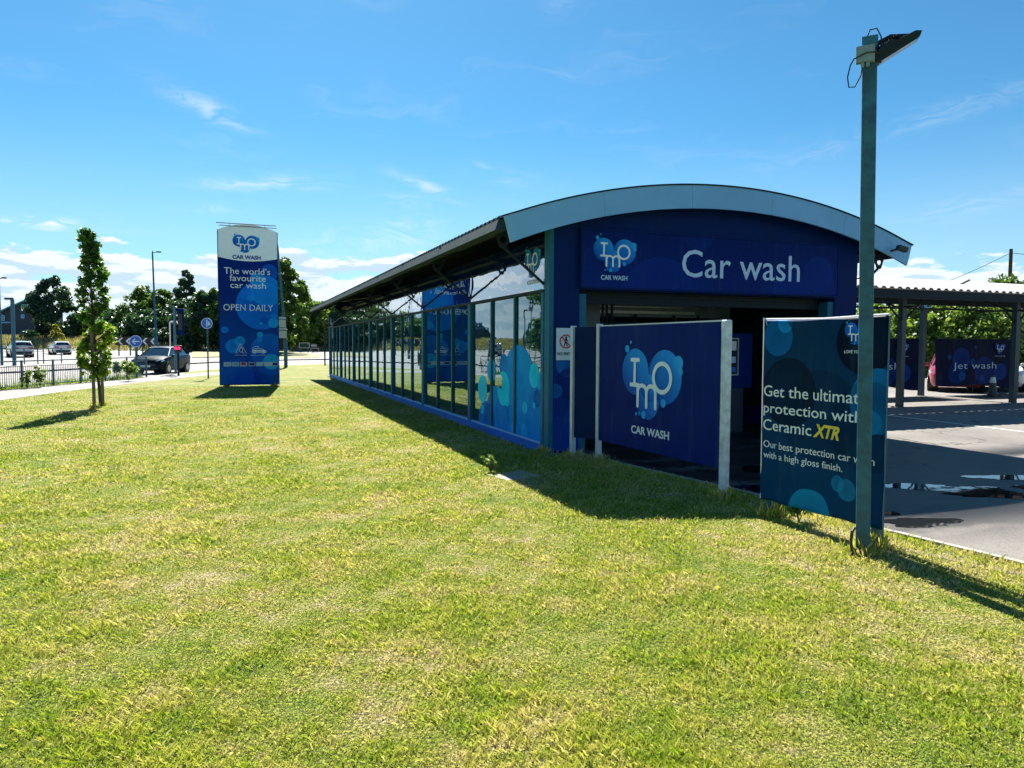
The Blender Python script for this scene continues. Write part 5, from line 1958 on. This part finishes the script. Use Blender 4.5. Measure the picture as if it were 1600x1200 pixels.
def plates_on_column():
    b = gpt(446.5, 577.5)
    for (z0, z1, w, lab) in ((498, 514, .55, 'upper grey sign back on the lamp column by the totem'), (515, 531, .62, 'lower grey sign back on the lamp column by the totem')):
        zz0, zz1 = hgt(b, z1), hgt(b, z0)
        s = empty('sign_back', lab, 'sign', (b.x - .18, b.y - .2, b.z + zz0), TH, 'sign backs on the lamp column')
        mb = MB()
        mb.box((-w / 2, -.012, 0), (w / 2, .012, zz1 - zz0))
        mb.build('plate', mat('sign_back_grey', (.30, .36, .38), .5), s)
        mb = MB()
        mb.box((-w / 2 - .04, -.035, (zz1 - zz0) * .7), (w / 2 + .04, -.013, (zz1 - zz0) * .78))
        mb.build('channel', M_galv, s)
plates_on_column()

def round_sign(label, base, zc, r, arrow, post_top, post_w=.04):
    s = empty('round_sign', label, 'road sign', base, 0.1)
    mb = MB()
    mb.tube([(0, 0, -.2), (0, 0, post_top)], post_w, 10)
    mb.build('post', M_galv, s)
    mb = MB()
    mb.tube([(0, -.062, zc), (0, -.045, zc)], r, 28)
    pl = mb.build('plate', M_signblue, s)
    mb = MB()
    mb.ribbon([(r * .93 * math.cos(2 * math.pi * i / 36), zc + r * .93 * math.sin(2 * math.pi * i / 36)) for i in range(36)], r * .07, -.064, closed=True)
    for q in arrow:
        mb.ribbon([(x * r, zc + z * r) for x, z in q], r * .15, -.0645 - .0004 * arrow.index(q))
    mb.build('symbol', M_white, pl)
    return s
b = gpt(214, 595); round_sign('blue keep left sign on a post at the end of the guard rail', b, hgt(b, 538), .29, [[(.55, 0), (-.5, 0)], [(-.1, .4), (-.5, 0), (-.1, -.4)]], hgt(b, 545), .06)
b = gpt(325.5, 595.5); round_sign('blue shared path sign on a slim post left of the totem', b, hgt(b, 509), .26, [[(0, .6), (0, -.6)], [(.35, .3), (.35, -.35)], [(.2, 0), (.55, -.1)]], hgt(b, 504), .035)

# bollard base under the keep left sign
def signals():
    b = gpt(279, 591.5)
    s = empty('traffic_signal', 'slim black pedestrian signal showing red beside the dark hatchback', 'traffic signal', b)
    mb = MB()
    mb.tube([(0, 0, -.1), (0, 0, hgt(b, 553))], .055, 10)
    mb.build('post', M_steel, s)
    z = hgt(b, 549)
    mb = MB()
    mb.box((-.16, -.08, z - .2), (.16, .10, z + .17))
    hd = mb.build('signal_head', M_black, s, bevel=.02)
    mr, nt, out = newmat('red_signal_lamp')
    em = nt.new('ShaderNodeEmission')
    em.inputs[0].default_value = (1, .01, .05, 1)
    em.inputs[1].default_value = 2.2
    nt.l.new(em.outputs[0], out.inputs[0])
    for x in (-.075, .075):
        mb = MB()
        mb.tube([(x, -.092, z + .03), (x, -.081, z + .03)], .068, 16)
        mb.build('red_lamp', mr, hd)
    b = gpt(274.5, 588)
    s = empty('traffic_signal', 'tall dark blue signal pole with backboard behind the dark hatchback', 'traffic signal', b)
    h = hgt(b, 482)
    mb = MB()
    mb.tube([(0, 0, -.1), (0, 0, h)], .075, 10)
    mb.build('post', mat('blue_grey_pole', (.06, .16, .24), .45), s)
    mb = MB()
    mb.box((.12, .05, hgt(b, 527)), (.48, .10, hgt(b, 486)))
    mb.build('backboard', M_navy, s, bevel=.02)
    mb = MB()
    mb.box((.2, -.05, hgt(b, 520)), (.42, .049, hgt(b, 494)))
    mb.build('signal_head', M_black, s, bevel=.02)
    b = gpt(266, 560)
    s = empty('white_post', 'slim white post with short top arm behind the dark hatchback', 'post', b)
    mb = MB()
    h = hgt(b, 507)
    mb.tube([(0, 0, -.1), (0, 0, h - .1), (.06, 0, h), (.8, 0, h)], .07, 8)
    mb.build('post', M_white, s)
    b = gpt(22.5, 577.5)
    s = empty('traffic_signal', 'thick teal signal pole at the left before the silver car', 'traffic signal', b)
    h = hgt(b, 474)
    mb = MB()
    mb.tube([(0, 0, -.1), (0, 0, h)], .12, 12)
    mb.build('post', mat('teal_pole_paint', (.02, .13, .19), .45), s)
    mb = MB()
    mb.box((-.5, -.06, h - .02), (.05, .06, h + .12))
    mb.build('top_bracket', M_teal, s)
signals()

def chevrons():
    A, D = gpt(180, 559), gpt(246, 559)
    Y = A.y
    A = Vector((at(180, 555, Y).x, Y, zt(A.x, A.y)))
    X1 = at(244, 555, Y).x
    s = empty('chevron_board', 'black chevron board with white arrowheads on the traffic island', 'road sign', A)
    w = X1 - A.x
    z1, z0 = at(200, 531.5, Y).z - A.z, at(200, 544, Y).z - A.z
    mb = MB()
    mb.box((0, -.02, z0), (w, .02, z1))
    pl = mb.build('board', M_black, s)
    mb = MB()
    n = 5
    hh = (z1 - z0) * .42
    zc = (z0 + z1) / 2
    for k in range(n):
        x = w * (k + .30) / n
        wd = w / n * .27
        for sg in (1, -1):
            p = [(x, zc), (x + hh * 1.0, zc + sg * hh), (x + hh + wd, zc + sg * hh), (x + wd, zc)]
            if sg < 0:
                p = p[::-1]
            mb.add([(q[0], -.024, q[1]) for q in p], [(0, 3, 2, 1)])
    mb.build('arrowheads', M_white, pl)
    for k in (.08, .36, .66, .92):
        mb = MB()
        mb.box((w * k - .06, .022, -.1), (w * k + .06, .08, z0 + .2))
        mb.build('leg', M_galv, s)
chevrons()

def far_signs():
    Y = 96.0
    def board(name, label, px0, py0, px1, py1, m, gy, legs, glyph=None):
        A, D = at(px0, py1, Y), at(px1, py0, Y)
        g = zt(A.x, Y)
        s = empty(name, label, 'road sign', (A.x, Y, g))
        mb = MB()
        mb.box((0, -.03, A.z - g), (D.x - A.x, .03, D.z - g))
        pl = mb.build('board', m, s)
        fr = MB()
        w, z0, z1 = D.x - A.x, A.z - g, D.z - g
        for a, b_ in (((0, z0), (w, z0 + .06)), ((0, z1 - .06), (w, z1)), ((0, z0 + .06), (.06, z1 - .06)), ((w - .06, z0 + .06), (w, z1 - .06))):
            fr.box((a[0], -.036, a[1]), (b_[0], -.031, b_[1]))
        fr.build('border', M_white if glyph is None else M_greypost, pl)
        for k in legs:
            q = MB()
            q.tube([(w * k, .05, -.1), (w * k, .05, z1)], .06, 8)
            q.build('post', M_galv, s)
        if glyph:
            q = MB()
            for i in range(4):
                x = w * (.12 + .22 * i)
                q.ribbon([(x + .12, z1 - .12), (x, (z0 + z1) / 2), (x + .12, z0 + .12)], .09, -.038 - .0004 * i)
            q.build('arrowheads', M_white, pl)
    board('direction_sign', 'green direction sign on two posts beyond the road', 467, 538, 483, 546.5, mat('sign_green', (.01, .07, .05), .4), 0, (.15, .85))
    board('chevron_board', 'small roundabout chevron board above a black board beyond the road', 485, 539.5, 494.5, 545, M_black, 0, (.5,), True)
    board('direction_sign', 'black low board under the small roundabout chevrons', 485, 546, 497.5, 552.5, M_black, 0, (.2, .8))
    b = gpt(507.5, 571.5)
    s = empty('post_lamp', 'slim dark post with flared top near the far end of the hall', 'post', b)
    mb = MB()
    h = hgt(b, 524)
    mb.tube([(0, 0, -.1), (0, 0, h - .35)], .06, 8)
    mb.build('post', M_steel, s)
    mb = MB()
    mb.tube([(0, 0, h - .35), (0, 0, h)], [.07, .20], 10)
    mb.beam((-.55, 0, h + .05), (.55, 0, h + .05), .06, .04)
    mb.build('top', M_steel, s)
far_signs()

def office():
    Y = 128.0
    A = at(-70, 540, Y)
    g = zt(A.x, Y) + 1.2
    o = empty('office_building', 'dark two storey building with sloping teal roof and white bargeboards', 'building', (at(24, 540, Y).x, Y, g), R(6))
    s = Y / FPX
    def Z(py): return at(24, py, Y).z - g
    def X(px): return (px - 24) * s
    # right wing with window band, left wing lower roof
    mb = MB()
    mb.prism([(X(-70), -1), (X(52), -1), (X(52), Z(487)), (X(44), Z(476)), (X(27), Z(484)), (X(18), Z(487)), (X(-8), Z(500)), (X(-70), Z(535))], 0, 10)
    mb.build('wall', mat('dark_blue_wall', (.012, .03, .065), .6, var=.15), o)
    mb = MB()
    mb.add([(X(-72), -.6, Z(534)), (X(20), -.6, Z(484)), (X(20), 6, Z(472.5)), (X(-72), 6, Z(522))], [(0, 1, 2, 3)])
    mb.add([(X(27), -.7, Z(482)), (X(46), -.7, Z(473)), (X(44), 6, Z(470)), (X(21), 6, Z(472))], [(0, 1, 2, 3)])
    mb.add([(X(20), -.5, Z(484)), (X(27), -.6, Z(482)), (X(21), 6, Z(472)), (X(20), 6, Z(472.5))], [(0, 1, 2, 3)])
    rf = mb.build('roof', mat('teal_roof_sheet', (.02, .17, .24), .5, var=.1), o)
    sm = rf.modifiers.new('t', 'SOLIDIFY')
    sm.thickness = .25
    mb = MB()
    mb.beam((X(-72), -.75, Z(535.5)), (X(20), -.75, Z(485.5)), .12, .4, up=(0, 1, 0))
    mb.beam((X(27), -.85, Z(483)), (X(46), -.85, Z(474)), .12, .4, up=(0, 1, 0))
    mb.build('bargeboard', M_fascia, o)
    for (x0, x1, y0, y1) in ((34, 38, 503, 497.5), (35, 47, 492, 482), (2, 9, 507, 499), (-20, -10, 508, 499)):
        w = MB()
        w.box((X(x0), -.05, Z(y0)), (X(x1), -.01, Z(y1)))
        f = w.build('window', M_carglass, o)
        fr = MB()
        for xx in (x0, (x0 + x1) / 2, x1):
            fr.box((X(xx) - .08, -.10, Z(y0)), (X(xx) + .08, -.051, Z(y1)))
        for zz in (y0, (y0 + y1) / 2, y1):
            fr.box((X(x0), -.12, Z(zz) - .07), (X(x1), -.101, Z(zz) + .07))
        fr.build('window_frame', M_fascia, f)
    mb = MB()
    mb.box((X(-40), -.14, Z(511)), (X(18), -.02, Z(509)))
    mb.build('string_course', M_fascia, o)
office()

# ------------------------------------------------------------------ small plants, slab, grass
def small_things():
    b = W(-1.0, -.62)
    s = MB()
    s.box((-.27, -.24, -.05), (.27, .24, .006))
    o = s.build('drain_slab', M_concrete, None, loc=gpt(806, 743), rotz=TH + .25, bevel=.01)
    tag(o, 'worn pale concrete drain slab sunk in the lawn at the shadow edge', 'slab')
    for (loc, h, sp, seed, n, lab) in ((gpt(768, 738), .22, .11, 1, 110, 'small leafy weed in the lawn beside the drain slab'), (gpt(1250, 812), .26, .10, 2, 160, 'dark weed growing at the foot of the teal banner'),
                                       (gpt(200, 600.5), .85, .35, 3, 500, 'scrubby bush growing through the guard rail near the hatchback'), (gpt(63, 611), .75, .2, 4, 220, 'thin tall weed by the guard rail at the left'), (gpt(183, 598), .8, .3, 6, 260, 'leggy plant growing through the guard rail'),
                                       (gpt(42, 613), .6, .15, 7, 120, 'low weed at the left of the guard rail')):
        rng = np.random.default_rng(seed)
        t = empty('weed', lab, 'weed', loc)
        mb = MB()
        cs = []
        for k in range(7):
            a = rng.random() * 6.28
            e = np.array([math.cos(a) * sp * rng.random(), math.sin(a) * sp * rng.random(), h * (.5 + .5 * rng.random())])
            mb.tube([(0, 0, 0), tuple(e * np.array([.4, .4, .5])), tuple(e)], [.006, .004, .002], 5)
            cs += [e, e * .75]
        mb.build('stem', M_bark, t)
        v, f, r = leaves(rng, np.array(cs), np.full(len(cs), h * .17), int(n * 1.5), min(.09, h * .15), up=.6)
        np_mesh('leaf_cluster', v, f, L_bright if seed != 2 else L_green, t, r)
small_things()

def in_lawn(x, y):
    """mask of the mown lawn (numpy arrays)"""
    dx, dy = x - C0.x, y - C0.y
    a = dx * RV.x + dy * RV.y
    b = dx * LV.x + dy * LV.y
    kb = np.array([k[1] for k in KERB[:-1]])
    ka = np.array([k[0] for k in KERB[:-1]])
    lim = np.where(b < -.3, np.interp(b, kb, ka), -0.16)
    ok = a < lim
    # footpath boundary
    pa = np.array([[p.x, p.y] for p in PA])
    order = np.argsort(pa[:, 1])
    px_ = np.interp(y, pa[order, 1], pa[order, 0])
    return ok & (x > px_ + .1)

def grass():
    rng = np.random.default_rng(7)
    N = 1250000
    # density falls with distance from the viewing area
    u = rng.random(N)
    r0, r1, e = 1.3, 30.0, 0.55
    r = (r0 ** e + u * (r1 ** e - r0 ** e)) ** (1 / e)
    t = rng.uniform(-.95, .95, N)
    x, y = r * np.sin(t), r * np.cos(t)
    ok = in_lawn(x, y)
    x, y, r = x[ok], y[ok], r[ok]
    n = len(x)
    sc = np.clip(r / 3.4, .8, 3.0)
    # tufts: clump heights vary over the lawn
    hvar = .75 + .35 * np.sin(x * 3.1 + 1.3 * np.sin(y * 2.3)) * np.sin(y * 2.7 + np.sin(x * 1.9)) + .25 * np.sin(x * 11 + y * 7) * np.sin(y * 13 - x * 5)
    h = np.clip(rng.gamma(5, .0042, n) * hvar, .005, .055) * (1 + .06 * (sc - 1))
    w = (.0013 + .0014 * rng.random(n)) * sc
    a = rng.random(n) * 2 * np.pi
    lean = np.abs(rng.normal(0, .9, n)) + .25
    dx, dy = np.cos(a), np.sin(a)
    base = np.stack([x, y, np.zeros(n)], 1)
    side = np.stack([-dy * w, dx * w, np.zeros(n)], 1)
    lean = np.minimum(lean, .038 * (1 + .25 * (sc - 1)) / h)
    tip = base + np.stack([dx * h * lean, dy * h * lean, h], 1)
    mid = base + np.stack([dx * h * lean * .35, dy * h * lean * .35, h * .62], 1)
    v = np.empty((n, 4, 3))
    v[:, 0] = base - side
    v[:, 1] = base + side
    v[:, 2] = mid + side * .8
    v[:, 3] = tip
    f = np.arange(n * 4).reshape(n, 4)
    rnd = np.repeat(rng.random(n), 4)
    o = np_mesh('grass', v.reshape(-1, 3), f, M_blade, None, rnd)
    kind(o, 'stuff')
    o['label'] = 'short mown grass of the lawn with dry patches'
    # rough grass along the kerb and the wall foot
    n = 15000
    b = rng.uniform(-9, -.4, n)
    ka = np.interp(b, [k[1] for k in KERB[:-1]], [k[0] for k in KERB[:-1]])
    aa = ka - np.abs(rng.normal(0, .16, n)) - .03
    aa = np.where(rng.random(n) < .3, ka - .03 - rng.random(n) * .6, aa)
    b2 = rng.uniform(0, 27, 3500)
    a2 = -.17 - np.abs(rng.normal(0, .05, 3500))
    aa, b = np.concatenate([aa, a2]), np.concatenate([b, b2])
    foot = [(.12, -.569), (.331, -.97), (.478, -3.59), (.37, -4.43), (.46, -5.6), (-4.85, 19.72), (-3.1, 19.72), (-.06, .05)]
    lp, st1, st2 = gpt(1350, 861), gpt(148, 643.5), gpt(161.5, 639)
    foot += [((q - C0).dot(RV), (q - C0).dot(LV)) for q in (lp, st1, st2)]
    for fa, fb in foot:
        m_ = 260
        tt, rr_ = rng.random(m_) * 6.283, .03 + np.abs(rng.normal(0, .07, m_))
        aa = np.concatenate([aa, fa + rr_ * np.cos(tt)])
        b = np.concatenate([b, fb + rr_ * np.sin(tt)])
    nf = 260 * len(foot)
    n = len(b)
    P = np.array([[C0.x, C0.y, 0]]) + aa[:, None] * np.array([list(RV)]) + b[:, None] * np.array([list(LV)])
    h = np.clip(rng.gamma(3, .0095, n), .01, .085)
    h[-nf:] = np.clip(h[-nf:] * 2.4, .03, .16)
    w = .0013 + .0012 * rng.random(n)
    t = rng.random(n) * 6.283
    lean = np.minimum(np.abs(rng.normal(0, .6, n)) + .1, .05 / h)
    dx, dy = np.cos(t), np.sin(t)
    z = np.zeros(n)
    side = np.stack([-dy * w, dx * w, z], 1)
    v = np.empty((n, 4, 3))
    v[:, 0] = P - side
    v[:, 1] = P + side
    v[:, 2] = P + np.stack([dx * h * lean * .3, dy * h * lean * .3, h * .65], 1) + side * .7
    v[:, 3] = P + np.stack([dx * h * lean, dy * h * lean, h], 1)
    o = np_mesh('rough_grass', v.reshape(-1, 3), np.arange(n * 4).reshape(n, 4), M_blade, None, np.repeat(rng.random(n), 4))
    kind(o, 'stuff')
    o['label'] = 'longer rough grass along the kerb and wall foot'

    # tall dry grass on the bank beyond the far road
    m = leaf_mat('dry_grass', (.12, .14, .06), (.29, .27, .16), (.44, .39, .25), .3)
    lo = resample(FAR_UP, 200)
    n = 42000
    k = rng.integers(0, 199, n)
    fr = rng.random(n)
    L0 = np.array([[p.x, p.y] for p in lo])
    p = L0[k] * (1 - fr[:, None]) + L0[k + 1] * fr[:, None]
    d = p / np.linalg.norm(p, axis=1)[:, None]
    s = rng.random(n) ** .7 * 18
    zb = np.array([zt(*q) for q in p]) + np.interp(s, [0, 3, 9, 16, 40], [-.1, .5, 1.2, 1.5, 1.6])
    q = p + d * s[:, None]
    h = .35 + .5 * rng.random(n)
    w = .05 + .05 * rng.random(n)
    t = rng.random(n) * 6.283
    z = np.zeros(n)
    side = np.stack([np.cos(t) * w, np.sin(t) * w, z], 1)
    B3 = np.stack([q[:, 0], q[:, 1], zb], 1)
    v = np.empty((n, 3, 3))
    v[:, 0] = B3 - side
    v[:, 1] = B3 + side
    v[:, 2] = B3 + np.stack([rng.normal(0, .15, n), rng.normal(0, .15, n), h], 1)
    o = np_mesh('dry_grass', v.reshape(-1, 3), np.arange(n * 3).reshape(n, 3), m, None, np.repeat(rng.random(n), 3))
    kind(o, 'stuff')
    o['label'] = 'tall dry grass on the bank beyond the far road'
    # weeds of the verge by the guard rail
    n = 5000
    A = np.array([[p.x, p.y] for p in resample(VA, 60)])
    Bv = np.array([[p.x, p.y] for p in resample(VB, 60)])
    k = rng.integers(0, 60, n)
    f = rng.random(n)[:, None]
    q = A[k] * (1 - f) + Bv[k] * f + rng.normal(0, .12, (n, 2))
    h = np.clip(rng.gamma(2.2, .07, n), .04, .5)
    w = .008 + .01 * rng.random(n)
    t = rng.random(n) * 6.283
    z = np.zeros(n)
    side = np.stack([np.cos(t) * w, np.sin(t) * w, z], 1)
    B3 = np.stack([q[:, 0], q[:, 1], z], 1)
    v = np.empty((n, 3, 3))
    v[:, 0] = B3 - side
    v[:, 1] = B3 + side
    v[:, 2] = B3 + np.stack([rng.normal(0, .06, n), rng.normal(0, .06, n), h], 1)
    o = np_mesh('verge_weeds', v.reshape(-1, 3), np.arange(n * 3).reshape(n, 3), L_bright, None, np.repeat(rng.random(n), 3))
    kind(o, 'stuff')
    o['label'] = 'straggly weeds along the foot of the near guard rail'
grass()
